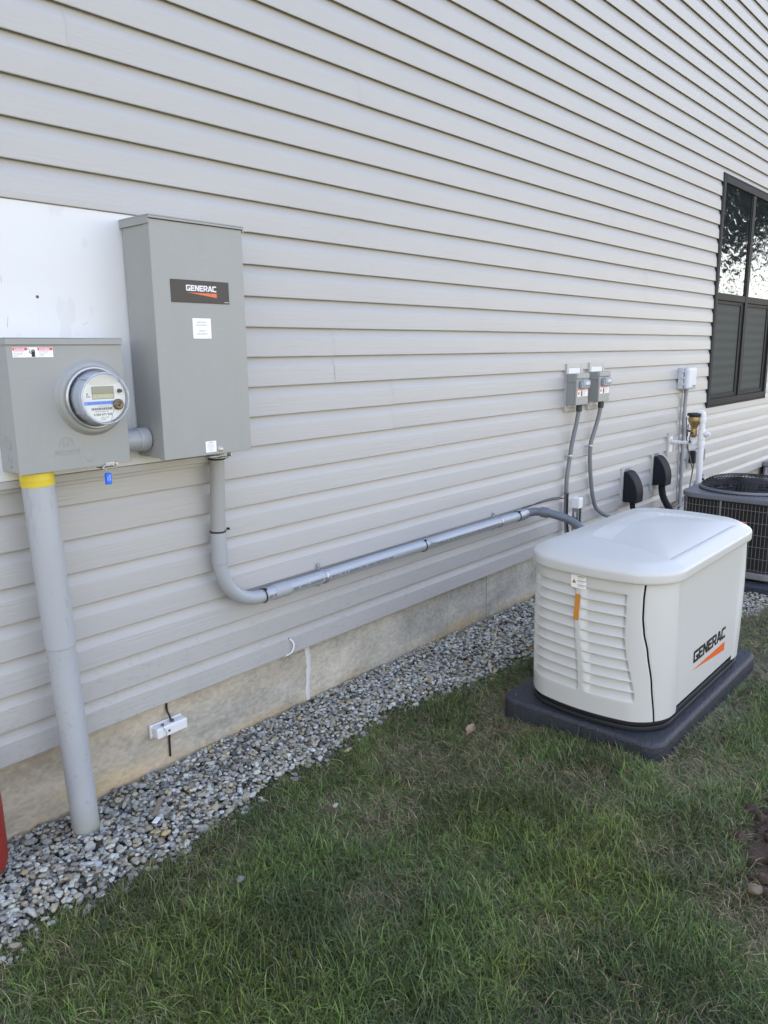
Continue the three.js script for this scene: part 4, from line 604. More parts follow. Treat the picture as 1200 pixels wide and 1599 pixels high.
  shp.moveTo(a + rr, -c); shp.lineTo(b - rr, -c); shp.quadraticCurveTo(b, -c, b, -c - rr); shp.lineTo(b, -d + rr); shp.quadraticCurveTo(b, -d, b - rr, -d); shp.lineTo(a + rr, -d); shp.quadraticCurveTo(a, -d, a, -d + rr); shp.lineTo(a, -c - rr); shp.quadraticCurveTo(a, -c, a + rr, -c);
  const pg = new THREE.ExtrudeGeometry(shp, { depth: 0.11, bevelEnabled: true, bevelSize: 0.018, bevelThickness: 0.018, bevelOffset: -0.018, bevelSegments: 5, curveSegments: 10 }); pg.rotateX(-Math.PI / 2); pg.translate(0, 0.085 - 0.128, 0);
  const pad = thing('generator_pad', 'dark charcoal pad with rounded corners under the generator', 'pad'); const padM = std(0.036, 0.038, 0.046, 0.55, { bumpMap: rep(T.peel, 4, 4), bumpScale: 0.003, map: colTex(256, 256, (i, j) => { const k = 0.75 + 0.5 * vnoise(i / 3, j / 3, 901, 85, 85); return [k, k, k]; }) });
  part('slab', pg, padM, pad); for (const [x, z] of [[2.70, 0.745], [3.84, 1.36], [3.84, 0.745]]) part('bolt_head', rod(V(x, 0.084, z), V(x, 0.09, z), 0.006, 0.005, 10), std(0.07, 0.07, 0.08, 0.4), pad);
}
{ // metal strut post with a white cap behind the generator
  const t = thing('strut_post', 'slotted galvanised strut post with a white plastic cap behind the generator', 'post'), x = 4.07, z = 0.3, w = 0.0205, y1 = 0.655;
  part('channel', merge([boxAt(x - w, x - w + 0.003, -0.08, y1, z - w, z + w, 0.001), boxAt(x + w - 0.003, x + w, -0.08, y1, z - w, z + w, 0.001), boxAt(x - w + 0.0032, x + w - 0.0032, -0.08, y1, z - w, z - w + 0.003, 0.001), boxAt(x - w + 0.0032, x - 0.011, -0.08, y1, z + w - 0.003, z + w, 0.001), boxAt(x + 0.011, x + w - 0.0032, -0.08, y1, z + w - 0.003, z + w, 0.001)]), std(0.28, 0.29, 0.28, 0.45, { metalness: 0.6 }), t);
  for (let k = 0; k < 4; k++) part('slot', boxAt(x - w - 0.0006, x - w + 0.0002, 0.59 - k * 0.05, 0.622 - k * 0.05, z - 0.006, z + 0.006, 0.0002), std(0.6, 0.6, 0.58, 0.5), t);
  part('cap', boxAt(x - 0.025, x + 0.025, y1 - 0.012, y1 + 0.052, z - 0.025, z + 0.025, 0.006, 3), whitePlastic, t);
  part('pipe_clamp', merge([boxAt(x - 0.05, x - w - 0.001, 0.545, 0.57, z - 0.012, z + 0.018, 0.003), rod(V(x - 0.05, 0.557, z + 0.02), V(x - 0.05, 0.557, z + 0.035), 0.008, 0.007, 12)]), galv, t);
}
// ------------------------------------------------------------------ air conditioner condenser
{
  const x0 = 5.17, x1 = 5.83, z0 = 0.50, z1 = 1.16, yb = 0.11, yt = 0.575, r = 0.11;
  const ac = thing('air_conditioner', 'round cornered outdoor air conditioner with a wire guard and a domed fan grille', 'air conditioner');
  const rsh = (x0, x1, z0, z1, r) => { const s = new THREE.Shape(); s.moveTo(x0 + r, -z0); s.lineTo(x1 - r, -z0); s.absarc(x1 - r, -z0 - r, r, Math.PI / 2, 0, true); s.lineTo(x1, -z1 + r); s.absarc(x1 - r, -z1 + r, r, 0, -Math.PI / 2, true); s.lineTo(x0 + r, -z1); s.absarc(x0 + r, -z1 + r, r, -Math.PI / 2, -Math.PI, true); s.lineTo(x0, -z0 - r); s.absarc(x0 + r, -z0 - r, r, Math.PI, Math.PI / 2, true); return s; };
  const ex = (s, y, h, bev = 0.006) => { const g = new THREE.ExtrudeGeometry(s, { depth: h - 2 * bev, bevelEnabled: bev > 0, bevelSize: bev, bevelThickness: bev, bevelOffset: -bev, bevelSegments: 3, curveSegments: 12 }); g.rotateX(-Math.PI / 2); g.translate(0, y + bev, 0); return g; };
  const sheetM = std(0.21, 0.205, 0.20, 0.45), cover = std(0.15, 0.155, 0.17, 0.42);
  part('base_pan', ex(rsh(x0 - 0.012, x1 + 0.012, z0 - 0.012, z1 + 0.012, r + 0.01), yb - 0.03, 0.042), sheetM, ac);
  const coil = std(0.012, 0.012, 0.013, 0.6, { bumpMap: T.grain, bumpScale: 0.002 });
  part('coil', ex(rsh(x0 + 0.014, x1 - 0.014, z0 + 0.014, z1 - 0.014, r - 0.01), yb + 0.013, yt - yb - 0.014, 0), coil, ac);
  // points along the perimeter, for the guard wires
  const per = (s) => { const a = x1 - x0 - 2 * r, q = Math.PI / 2 * r, L = 4 * a + 4 * q; s = ((s % L) + L) % L; const corner = (cx, cz, a0, t) => [cx + r * Math.cos(a0 + t), cz + r * Math.sin(a0 + t)];
    if (s < a) return [x0, z0 + r + s]; s -= a; if (s < q) return corner(x0 + r, z1 - r, Math.PI, -s / r); s -= q; if (s < a) return [x0 + r + s, z1]; s -= a; if (s < q) return corner(x1 - r, z1 - r, Math.PI / 2, -s / r); s -= q; if (s < a) return [x1, z1 - r - s]; s -= a; if (s < q) return corner(x1 - r, z0 + r, 0, -s / r); s -= q; if (s < a) return [x1 - r - s, z0]; s -= a; return corner(x0 + r, z0 + r, -Math.PI / 2, -s / r); };
  const LEN = 4 * (x1 - x0 - 2 * r) + 2 * Math.PI * r, wm = std(0.15, 0.14, 0.128, 0.5), nW = 104;
  const wire = new THREE.CylinderGeometry(0.0019, 0.0019, yt - yb - 0.02, 6); wire.translate(0, (yt + yb) / 2, 0);
  for (let k = 0; k < nW; k++) { const [x, z] = per(k / nW * LEN), m = part('guard_wire', wire, wm, ac); m.position.set(x, 0, z); }
  for (let k = 0; k < 6; k++) { const y = lerp(yb + 0.03, yt - 0.045, k / 5), P = []; for (let q = 0; q < 80; q++) { const [x, z] = per(q / 80 * LEN), cx = (x0 + x1) / 2, cz = (z0 + z1) / 2; P.push(V(x + (x - cx) * 0.008, y, z + (z - cz) * 0.008)); } part('guard_ring', new THREE.TubeGeometry(new THREE.CatmullRomCurve3(P, true), 160, 0.0021, 6, true), wm, ac); }
  for (const s of [0.16, 0.5]) { const [x, z] = per(s), b = boxAt(-0.004, 0.002, yb, yt, -0.005, 0.005, 0.001); b.translate(x - 0.003, 0, z); part('guard_strip', b, sheetM, ac); }
  // top cover with a round opening
  const s = rsh(x0 - 0.012, x1 + 0.012, z0 - 0.012, z1 + 0.012, r + 0.012), cx = (x0 + x1) / 2, cz = (z0 + z1) / 2, hole = new THREE.Path(); hole.absarc(cx, -cz, 0.285, 0, Math.PI * 2, true); s.holes.push(hole);
  part('top_cover', ex(s, yt, 0.036, 0.008), cover, ac);
  const lip = lathe([[0.285, -0.03], [0.285, 0.03], [0.29, 0.034], [0.297, 0.032], [0.302, 0.0]], 64); lip.translate(cx, yt + 0.03, cz); part('opening_lip', lip, cover, ac);
  const well = lathe([[0.283, 0.06], [0.283, -0.2], [0, -0.2]], 48); well.translate(cx, yt - 0.04, cz); part('fan_well', well, std(0.012, 0.012, 0.013, 0.7, { side: THREE.DoubleSide }), ac);
  const gm = std(0.012, 0.012, 0.014, 0.4), dome = (q) => yt + 0.045 + 0.07 * (1 - Math.pow(q / 0.3, 7)) + 0.012 * (1 - q / 0.3);
  for (let k = 0; k < 15; k++) { const q = 0.06 + 0.24 * k / 14, g = new THREE.TorusGeometry(q, k === 14 ? 0.004 : 0.0022, 6, 64); g.rotateX(Math.PI / 2); g.translate(cx, dome(q), cz); part('grille_ring', g, gm, ac); }
  for (let k = 0; k < 72; k++) { const a = k / 72 * Math.PI * 2, P = []; for (let q = 0; q <= 6; q++) { const rr = lerp(k % 12 ? 0.215 : 0.05, 0.3, Math.pow(q / 6, 0.6)); P.push(V(cx + Math.cos(a) * rr, dome(rr) - 0.003, cz + Math.sin(a) * rr)); } P.push(V(cx + Math.cos(a) * 0.302, yt + 0.036, cz + Math.sin(a) * 0.302)); part('grille_spoke', tube(P, 0.0024, 18, 6), gm, ac); }
  part('fan_motor', merge([rod(V(cx, yt - 0.06, cz), V(cx, yt + 0.075, cz), 0.075, 0.07, 28), rod(V(cx, yt + 0.098, cz), V(cx, yt + 0.108, cz), 0.075, 0.07, 28)]), std(0.03, 0.03, 0.032, 0.45), ac);
  for (let k = 0; k < 3; k++) { const g = new THREE.BoxGeometry(0.2, 0.004, 0.12); g.rotateX(0.45); g.translate(0.16, yt - 0.07, 0); g.rotateY(k * 2.094 + 0.4); g.translate(cx, 0, cz); part('fan_blade', g, std(0.2, 0.2, 0.21, 0.5), ac); }
  const bd = canvasTex(256, 96, (c, W, H) => { c.fillStyle = '#b3202f'; c.fillRect(0, 0, W, H); c.strokeStyle = '#f0d8da'; c.lineWidth = 5; c.strokeRect(6, 6, W - 12, H - 12); c.fillStyle = '#f6ecec'; c.font = 'italic bold 56px serif'; c.fillText('Bryant', 42, 66); });
  const plate = boxAt(-0.003, 0.003, -0.026, 0.026, -0.066, 0.066, 0.001); plate.translate(x0 - 0.008, 0.43, 0.88); const bp = part('badge', plate, std(0.42, 0.02, 0.035, 0.45), ac, 'red maker badge on the wire guard'); const bf = new THREE.PlaneGeometry(0.128, 0.048); bf.rotateY(-Math.PI / 2); bf.translate(x0 - 0.0125, 0.43, 0.88); part('badge_print', bf, std(1, 1, 1, 0.5, { map: bd }), bp);
  const feet = std(0.22, 0.2, 0.16, 0.7); for (const [x, z] of [[x0 + 0.08, z0 + 0.08], [x0 + 0.08, z1 - 0.08], [x1 - 0.08, z1 - 0.08], [x1 - 0.08, z0 + 0.08]]) part('foot', rod(V(x, 0.064, z), V(x, yb - 0.029, z), 0.03, 0.03, 16), feet, ac);
  const pad = new THREE.Shape(); const pp = thing('condenser_pad', 'dark bluish pad on the gravel under the air conditioner', 'pad'); part('slab', ex(rsh(x0 - 0.085, x1 + 0.085, z0 - 0.085, z1 + 0.085, 0.12), -0.05, 0.112, 0.014), std(0.032, 0.04, 0.055, 0.5, { bumpMap: rep(T.peel, 4, 4), bumpScale: 0.002 }), pp);
}
// ------------------------------------------------------------------ two pull-out disconnects and their whips
{
  const dark = std(0.15, 0.165, 0.19, 0.5);
  function disconnect(x0, y0, label) {
    const t = thing('disconnect_box', label, 'disconnect'), w = 0.15, h = 0.192, zb = 0.0305, zf = 0.104; t.position.set(x0, y0, 0);
    part('box', merge([boxAt(0, w, 0, h, zb, zf - 0.012, 0.003), boxAt(-0.004, w + 0.004, h - 0.05, h + 0.004, zb, zf - 0.005, 0.004)]), grayPaintDark, t);
    part('cover', boxAt(-0.003, w + 0.003, 0.003, h - 0.03, zf - 0.0115, zf, 0.003), grayPaint, t);
    part('hood', boxAt(-0.005, w + 0.005, h - 0.028, h + 0.006, zf - 0.02, zf + 0.005, 0.006), grayPaint, t);
    part('pull_handle', merge([boxAt(0.028, w - 0.02, 0.105, 0.15, zf, zf + 0.024, 0.008, 3), boxAt(0.034, w - 0.026, 0.12, 0.156, zf + 0.002, zf + 0.03, 0.006, 3)]), std(0.3, 0.33, 0.37, 0.42), t);
    part('handle_label', boxAt(0.06, w - 0.04, 0.128, 0.146, zf + 0.0295, zf + 0.031, 0.0005), std(0.6, 0.62, 0.64, 0.5), t);
    const lb = canvasTex(256, 96, (c, W, H) => { c.fillStyle = '#ece9e6'; c.fillRect(0, 0, W, H); c.fillStyle = '#d8a09c'; c.fillRect(0, 0, W, 18); c.fillStyle = '#a33'; c.font = 'bold 15px sans-serif'; c.fillText('DANGER', 80, 15); c.fillStyle = '#cf7a70'; c.fillRect(14, 34, 40, 40); c.fillStyle = '#111'; c.fillRect(88, 26, 32, 66); c.fillStyle = '#333'; c.font = '15px sans-serif'; ['HAZARDOUS', 'VOLTAGE', 'TURN OFF'].forEach((s, i) => c.fillText(s, 134, 44 + i * 20)); });
    part('danger_label', plane(w - 0.014, 0.046, w / 2, 0.078, zf + 0.0012), std(1, 1, 1, 0.5, { map: lb }), t);
    part('conduit_hub', merge([sleeve(V(0.11, -0.044, 0.068), V(0.11, -0.0005, 0.068), 0.019, 0.004, 24), rod(V(0.11, -0.03, 0.068), V(0.11, -0.006, 0.068), 0.022, 0.022, 6)]), std(0.05, 0.05, 0.052, 0.5), t);
  }
  disconnect(4.385, 1.217, 'left one of two grey air conditioner disconnect boxes with pull handle'); disconnect(4.69, 1.222, 'right one of two grey disconnect boxes, nearer the far window');
  function whip(pts, label, cl) { const t = thing('conduit_whip', label, 'conduit', 'grey flexible conduits below the disconnect boxes'); part('flexible_conduit', tube(pts, 0.0135, 90, 16), std(0.17, 0.18, 0.19, 0.5), t); const c = new THREE.CatmullRomCurve3(pts), p = c.getPoint(cl), d = c.getTangent(cl); part('clip', merge([sleeve(p.clone().addScaledVector(d, -0.007), p.clone().addScaledVector(d, 0.007), 0.0155, 0.002, 20), boxAt(p.x - 0.03, p.x - 0.012, p.y - 0.006, p.y + 0.006, p.z - 0.012, p.z - 0.008, 0.001)]), galv, t); return [t, c]; }
  const [w1] = whip([V(4.495, 1.185, 0.068), V(4.475, 1.10, 0.064), V(4.452, 0.98, 0.052), V(4.44, 0.88, 0.046), V(4.412, 0.76, 0.046), V(4.408, 0.62, 0.048), V(4.408, 0.45, 0.055), V(4.45, 0.2, 0.08), V(4.6, 0.03, 0.15)], 'left flexible conduit, falling straight below the left disconnect', 0.36);
  const tie = new THREE.TorusGeometry(0.0158, 0.0022, 8, 24); tie.rotateX(Math.PI / 2); tie.translate(4.409, 0.655, 0.047); part('cable_tie', tie, black, w1);
  part('taped_cable', tube([V(4.396, 0.65, 0.064), V(4.394, 0.56, 0.066), V(4.396, 0.45, 0.07), V(4.43, 0.2, 0.1)], 0.007, 30, 8), black, w1);
  whip([V(4.80, 1.19, 0.068), V(4.783, 1.11, 0.062), V(4.74, 0.99, 0.05), V(4.722, 0.93, 0.046), V(4.725, 0.82, 0.046), V(4.752, 0.69, 0.046), V(4.79, 0.56, 0.05), V(4.85, 0.47, 0.06), V(4.98, 0.40, 0.12), V(5.12, 0.36, 0.3), V(5.2, 0.34, 0.48)], 'right flexible conduit, curving towards the air conditioner at its lower end', 0.30);
  const cb = thing('loose_cable', 'thin dark cable sagging along the siding above the conduit end', 'cable'); part('cable', tube([V(3.84, 0.630, 0.05), V(3.95, 0.636, 0.03), V(4.08, 0.632, 0.027), V(4.24, 0.630, 0.028), V(4.40, 0.622, 0.045)], 0.0028, 50, 8), std(0.06, 0.055, 0.05, 0.6), cb); part('cable', tube([V(3.85, 0.626, 0.05), V(3.98, 0.630, 0.03), V(4.12, 0.640, 0.027), V(4.28, 0.640, 0.028), V(4.40, 0.622, 0.05)], 0.0024, 50, 8), std(0.09, 0.085, 0.08, 0.6), cb);
}
// ------------------------------------------------------------------ black line hoods
{
  const hoodM = new THREE.MeshPhysicalMaterial({ color: lin(0.009, 0.0105, 0.016), roughness: 0.62, specularIntensity: 0.6, bumpMap: rep(T.peel, 3, 3), bumpScale: 0.0003 });
  function hood(x0, y0, label) {
    const t = thing('line_hood', label, 'pipe hood'), w = 0.125, s = new THREE.Shape(); t.position.set(x0, y0, 0.027);
    s.moveTo(0, 0); s.lineTo(0.105, 0); s.lineTo(0.107, 0.06); s.bezierCurveTo(0.105, 0.13, 0.07, 0.19, 0.03, 0.222); s.lineTo(0, 0.228); s.lineTo(0, 0);
    const g = new THREE.ExtrudeGeometry(s, { depth: w - 0.02, bevelEnabled: true, bevelSize: 0.008, bevelThickness: 0.01, bevelOffset: -0.008, bevelSegments: 4, curveSegments: 16 }); g.rotateY(-Math.PI / 2); g.translate(w - 0.01, 0, 0); part('hood_shell', g, hoodM, t);
    part('top_flange', boxAt(0.01, 0.09, 0.222, 0.245, 0.0, 0.006, 0.002), std(0.16, 0.17, 0.16, 0.5), t); return t;
  }
  const a = hood(5.315, 0.452, 'left one of two black pipe hoods, half hidden by the generator lid'), b = hood(5.85, 0.507, 'right one of two black pipe hoods, with a black insulated pipe below');
  const foam = std(0.012, 0.012, 0.013, 0.85, { bumpMap: T.soft, bumpScale: 0.004 });
  part('insulated_pipe', tube([V(0.06, 0.02, 0.055), V(0.062, -0.05, 0.06), V(0.07, -0.12, 0.08), V(0.05, -0.22, 0.16), V(-0.05, -0.3, 0.3)], 0.026, 40, 16), foam, b); part('insulated_pipe', tube([V(0.06, 0.02, 0.05), V(0.065, -0.05, 0.055), V(0.1, -0.1, 0.06), V(0.2, -0.1, 0.05), V(0.3, -0.13, 0.08)], 0.02, 40, 14), foam, a);
}
// ------------------------------------------------------------------ sprinkler controller, backflow preventer, outlet
{
  const t = thing('sprinkler_controller', 'pale grey plastic sprinkler controller box below the window', 'controller box'); t.position.set(6.262, 1.236, 0.0165);
  part('back_case', boxAt(0, 0.185, 0, 0.168, 0, 0.045, 0.008, 3), std(0.52, 0.55, 0.59, 0.4), t); part('front_cover', boxAt(0.002, 0.183, -0.002, 0.174, 0.046, 0.092, 0.026, 5), std(0.6, 0.63, 0.67, 0.36), t);
  for (const y of [0.04, 0.09, 0.14]) part('latch', boxAt(-0.003, 0.006, y - 0.009, y + 0.009, 0.03, 0.06, 0.002), std(0.55, 0.58, 0.62, 0.4), t);
  const w = lettering('Hunter', 0.014, 0.0008, 1.1); w.translate(0.092, 0.018, 0.0918); part('maker_name', w, std(0.04, 0.05, 0.06, 0.5), t);
  const c = thing('controller_conduit', 'thin grey conduit and wires dropping from the sprinkler controller', 'conduit'), cm = std(0.3, 0.315, 0.34, 0.42);
  part('conduit', merge([tube([V(6.40, 1.238, 0.045), V(6.402, 0.95, 0.04), V(6.43, 0.86, 0.036), V(6.44, 0.6, 0.036), V(6.445, 0.1, 0.04)], 0.0145, 60, 14), rod(V(6.40, 1.2, 0.045), V(6.40, 1.235, 0.045), 0.018, 0.018, 16)]), cm, c);
  part('wire', tube([V(6.35, 1.238, 0.035), V(6.345, 1.0, 0.03), V(6.36, 0.7, 0.03), V(6.38, 0.3, 0.035)], 0.005, 40, 8), std(0.3, 0.3, 0.3, 0.5), c); part('wire', tube([V(6.43, 1.0, 0.05), V(6.46, 0.8, 0.055), V(6.55, 0.62, 0.07), V(6.60, 0.55, 0.07)], 0.006, 40, 8), std(0.13, 0.14, 0.15, 0.5), c);
}
{
  const t = thing('backflow_preventer', 'brass sprinkler backflow preventer with black cap on white pipes', 'valve'), x = 6.2, zb = 0.2, zp = 0.262, y = 0.815;
  part('supply_pipe', rod(V(x, y, 0.026), V(x, y, 0.262), 0.0135, 0.0135, 20), whitePvc, t);
  for (const [a, b, r] of [[0.045, 0.075, 0.018], [0.078, 0.1, 0.0165], [0.12, 0.145, 0.018], [0.235, 0.285, 0.0185]]) part('pipe_fitting', sleeve(V(x, y, a), V(x, y, b), r, 0.005, 20), whitePvc, t);
  part('escutcheon', rod(V(x, y, 0.0255), V(x, y, 0.03), 0.024, 0.02, 24), std(0.55, 0.5, 0.45, 0.4), t);
  part('riser', merge([rod(V(x, y, zb), V(x, 0.862, zb), 0.0145, 0.0145, 20), sleeve(V(x, y - 0.012, zb), V(x, y + 0.028, zb), 0.0195, 0.005, 20)]), whitePvc, t);
  const body = lathe([[0.012, 0], [0.02, 0.003], [0.021, 0.02], [0.024, 0.028], [0.024, 0.06], [0.02, 0.066], [0.022, 0.078], [0.03, 0.092], [0.032, 0.1], [0.038, 0.112], [0.046, 0.125], [0.049, 0.135], [0.049, 0.158], [0.044, 0.164], [0.044, 0.17], [0, 0.17]], 36); body.translate(x, 0.862, zb); part('brass_body', body, brass, t);
  part('side_outlet', rod(V(x, 0.985, zb + 0.02), V(x, 1.03, zp), 0.017, 0.015, 20), brass, t);
  const cap = lathe([[0, 0.024], [0.05, 0.023], [0.058, 0.018], [0.06, 0.01], [0.058, 0.002], [0.052, 0]], 36); cap.translate(x, 1.033, zb); part('bonnet_cap', cap, std(0.016, 0.017, 0.019, 0.5), t);
  part('valve_handle', merge([boxAt(x - 0.012, x - 0.006, 0.865, 0.965, zb - 0.05, zb - 0.042, 0.002), boxAt(x - 0.012, x - 0.006, 0.905, 0.918, zb - 0.042, zb - 0.018, 0.002)]), black, t);
  part('valve_handle', merge([tube([V(x - 0.03, 0.905, zb - 0.012), V(x - 0.034, 0.87, zb - 0.016), V(x - 0.034, 0.835, zb - 0.016)], 0.0045, 16, 8), rod(V(x - 0.034, 0.836, zb - 0.016), V(x - 0.034, 0.822, zb - 0.016), 0.008, 0.008, 12), rod(V(x - 0.034, 0.9, zb - 0.012), V(x - 0.018, 0.9, zb), 0.006, 0.006, 10)]), black, t);
  part('test_cock', merge([rod(V(x - 0.012, 0.935, zb - 0.02), V(x - 0.03, 0.935, zb - 0.042), 0.006, 0.006, 12), rod(V(x - 0.012, 0.882, zb + 0.018), V(x - 0.02, 0.882, zb + 0.04), 0.006, 0.007, 12)]), steel, t);
  part('down_pipe', rod(V(x + 0.004, -0.06, zp + 0.006), V(x, 1.03, zp), 0.0245, 0.0215, 24), whitePvc, t, 'white pipe going down beside the brass body');
  part('elbow', merge([tube([V(x, 1.0, zp), V(x, 1.045, zp), V(x, 1.058, zp - 0.008), V(x, 1.06, zp - 0.03)], 0.023, 24, 18), sleeve(V(x, 0.985, zp), V(x, 1.02, zp), 0.0265, 0.004, 24)]), whitePvc, t);
  part('tee', merge([sleeve(V(x, 0.845, zp), V(x, 0.925, zp), 0.029, 0.006, 24), rod(V(x, 0.895, zp), V(x, 0.895, zp + 0.05), 0.024, 0.024, 20), rod(V(x, 0.895, zp + 0.05), V(x, 0.895, zp + 0.064), 0.017, 0.016, 8)]), whitePvc, t);
  part('pipe_fitting', sleeve(V(x, 0.79, zp), V(x, 0.842, zp), 0.0265, 0.005, 24), whitePvc, t);
}
{
  const t = thing('outdoor_outlet', 'small grey outdoor outlet box with a black plug behind the white pipe', 'outlet'); 
  part('box', boxAt(6.64, 6.76, 0.60, 0.70, 0.0255, 0.075, 0.006), grayPaint, t); part('cover', boxAt(6.77, 6.84, 0.595, 0.705, 0.026, 0.09, 0.01), std(0.2, 0.24, 0.23, 0.3), t); part('plug', boxAt(6.60, 6.638, 0.59, 0.70, 0.03, 0.085, 0.012), black, t);
  const c = thing('hanging_cord', 'grey cords hanging from the outlet down behind the air conditioner', 'cord'); const cm = std(0.16, 0.16, 0.165, 0.6);
  part('cord', tube([V(6.63, 0.60, 0.07), V(6.63, 0.5, 0.06), V(6.62, 0.35, 0.05), V(6.62, 0.15, 0.05)], 0.006, 30, 8), cm, c); part('cord', tube([V(6.98, 0.44, 0.03), V(6.8, 0.36, 0.03), V(6.5, 0.27, 0.035), V(6.1, 0.21, 0.04), V(5.9, 0.22, 0.05)], 0.012, 50, 10), cm, c); part('cord', tube([V(6.9, 0.38, 0.04), V(6.6, 0.27, 0.05), V(6.3, 0.19, 0.05), V(6.0, 0.17, 0.06)], 0.009, 50, 10), std(0.3, 0.31, 0.33, 0.5), c); part('cord', tube([V(7.0, 0.40, 0.03), V(7.15, 0.34, 0.04), V(7.35, 0.28, 0.06)], 0.012, 20, 10), cm, c);
}
{ // grey cabinet beyond the air conditioner
  const t = thing('utility_cabinet', 'grey metal cabinet at the far end of the wall beyond the air conditioner', 'cabinet');
  part('body', boxAt(8.88, 9.32, -0.05, 0.30, 0.03, 0.24, 0.006), std(0.12, 0.13, 0.145, 0.4), t); part('lid', boxAt(8.86, 9.34, 0.301, 0.345, 0.025, 0.26, 0.006), std(0.2, 0.21, 0.225, 0.38), t); part('side_panel', boxAt(8.872, 8.8795, 0.0, 0.29, 0.05, 0.22, 0.002), std(0.45, 0.47, 0.5, 0.3, { metalness: 0.5, bumpMap: T.soft, bumpScale: 0.006 }), t);
}
// ------------------------------------------------------------------ low on the wall: bonding block, cable loop, red tub
{
  const t = thing('bonding_block', 'white plastic bonding terminal block with wires on the concrete foundation', 'terminal block');
  part('base', boxAt(1.368, 1.505, 0.160, 0.212, -0.019, -0.008, 0.003), whitePlastic, t); const g = boxAt(1.375, 1.507, 0.165, 0.208, -0.0078, 0.03, 0.007, 3); part('cover', g, whitePlastic, t);
  part('screw', rod(V(1.425, 0.186, 0.0295), V(1.425, 0.186, 0.0315), 0.005, 0.005, 14), std(0.1, 0.09, 0.08, 0.5), t); part('wire', tube([V(1.449, 0.30, -0.012), V(1.446, 0.25, -0.012), V(1.449, 0.225, 0.0), V(1.447, 0.205, 0.01)], 0.0042, 30, 8), black, t); part('wire', tube([V(1.447, 0.17, -0.004), V(1.449, 0.12, -0.014), V(1.448, 0.055, -0.014)], 0.004, 24, 8), black, t);
  part('terminal', merge([rod(V(1.45, 0.205, 0.012), V(1.45, 0.216, 0.012), 0.008, 0.007, 12), rod(V(1.406, 0.208, 0.016), V(1.406, 0.214, 0.016), 0.006, 0.006, 12)]), std(0.12, 0.11, 0.1, 0.4, { metalness: 0.5 }), t);
  part('wire', tube([V(1.40, 0.216, 0.016), V(1.403, 0.2, 0.034), V(1.41, 0.18, 0.036), V(1.396, 0.168, 0.034), V(1.385, 0.163, 0.028)], 0.0013, 26, 6), std(0.3, 0.3, 0.3, 0.4), t);
  const c = thing('cable_loop', 'short white cable looping out of the bottom siding course', 'cable'); part('cable', tube([V(2.04, 0.357, 0.006), V(2.044, 0.357, 0.022), V(2.05, 0.342, 0.034), V(2.048, 0.318, 0.034), V(2.036, 0.299, 0.028), V(2.02, 0.289, 0.014), V(2.012, 0.286, 0.0)], 0.0036, 40, 10), whitePlastic, c); part('grommet', rod(V(2.04, 0.357, 0.012), V(2.04, 0.357, 0.0165), 0.008, 0.007, 14), black, c);
  const r = thing('red_tub', 'dark red plastic tub cut off by the left edge of the photo', 'tub');
  const tub = lathe([[0, 0.0], [0.12, 0.0], [0.145, 0.008], [0.154, 0.028], [0.157, 0.07], [0.157, 0.2], [0.153, 0.27], [0.143, 0.32], [0.12, 0.36], [0.09, 0.38], [0.0, 0.385]], 56); tub.scale(0.66, 1, 0.66); tub.translate(0.676, 0.055, 0.12); part('shell', tub, std(0.24, 0.02, 0.014, 0.45, { bumpMap: T.soft, bumpScale: 0.001 }), r); const h = tube([V(0.63, 0.43, 0.12), V(0.64, 0.47, 0.12), V(0.676, 0.485, 0.12), V(0.71, 0.47, 0.12), V(0.72, 0.43, 0.12)], 0.011, 30, 12); part('handle', h, std(0.16, 0.012, 0.01, 0.45), r);
}
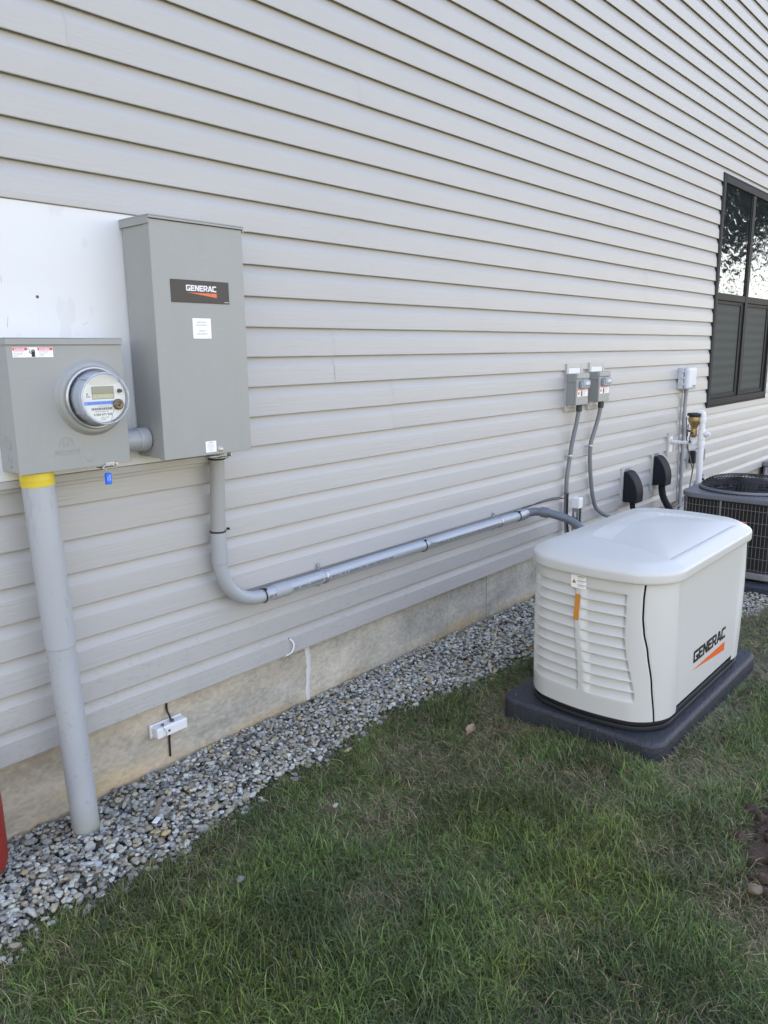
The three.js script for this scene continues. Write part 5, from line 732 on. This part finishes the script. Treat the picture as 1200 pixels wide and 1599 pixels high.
// ------------------------------------------------------------------ trees across the yard, seen in the window glass
{
  const R = rng(31), bark = std(0.06, 0.048, 0.038, 0.9), leafM = [std(0.012, 0.02, 0.011, 0.8, { side: THREE.DoubleSide }), std(0.014, 0.022, 0.013, 0.8, { side: THREE.DoubleSide })];
  const lg = new THREE.BufferGeometry(); lg.setAttribute('position', new THREE.Float32BufferAttribute([0, 0, 0, 0.22, 0.05, 0.1, 0.5, 0, 0, 0.22, 0.05, -0.1], 3)); lg.setIndex([0, 1, 2, 0, 2, 3]); lg.computeVertexNormals();
  function tree(name, label, x, z, h0, h1, rad, n, k) {
    const t = thing(name, label, 'tree'); t.position.set(x, 0, z); part('trunk', tube([V(0, -0.1, 0), V(0.1, h0, 0.05), V(0, (h0 + h1) / 2, 0), V(0.1, h1 * 0.95, 0)], 0.17, 20, 10), bark, t);
    const centers = []; for (let q = 0; q < 26; q++) { const y = lerp(h0, h1, Math.pow(R(), 0.9)), f = Math.sin(Math.PI * Math.min(1, 0.15 + 0.8 * (y - h0) / (h1 - h0))), a = R() * 6.283, rr = rad * f * Math.sqrt(R()); centers.push([Math.cos(a) * rr, y, Math.sin(a) * rr, 0.5 + 0.8 * R()]); part('limb', tube([V(0.05, Math.max(h0 * 0.8, y - 1.2), 0), V(Math.cos(a) * rr * 0.5, y - 0.4, Math.sin(a) * rr * 0.5), V(Math.cos(a) * rr, y, Math.sin(a) * rr)], 0.035, 8, 6), bark, t); }
    const im = new THREE.InstancedMesh(lg, leafM[k], n); im.name = numbered('crown'); im.userData = { kind: 'stuff' }; const m = new THREE.Matrix4(), e = new THREE.Euler(), q = new THREE.Quaternion();
    for (let i = 0; i < n; i++) { const c = centers[Math.floor(R() * centers.length)], a = R() * 6.283, u = R() * 2 - 1, rr = c[3] * Math.cbrt(R()) * 1.25; e.set(R() * 6, R() * 6, R() * 6); q.setFromEuler(e); const s = 0.25 + 0.3 * R(); im.setMatrixAt(i, m.compose(V(c[0] + Math.cos(a) * Math.sqrt(1 - u * u) * rr, c[1] + u * rr * 0.8, c[2] + Math.sin(a) * Math.sqrt(1 - u * u) * rr), q, V(s, s, s))); }
    im.castShadow = true; t.add(im);
  }
  tree('yard_tree', 'dark tree across the yard, mirrored in the left upper window pane', 40.5, 10.6, 6.0, 13, 2.3, 26000, 0);
  tree('yard_tree', 'broader dark tree across the yard, mirrored in the right upper window pane', 37.5, 7.4, 5.6, 13, 2.6, 30000, 1);
}
renderer.render(scene, camera);
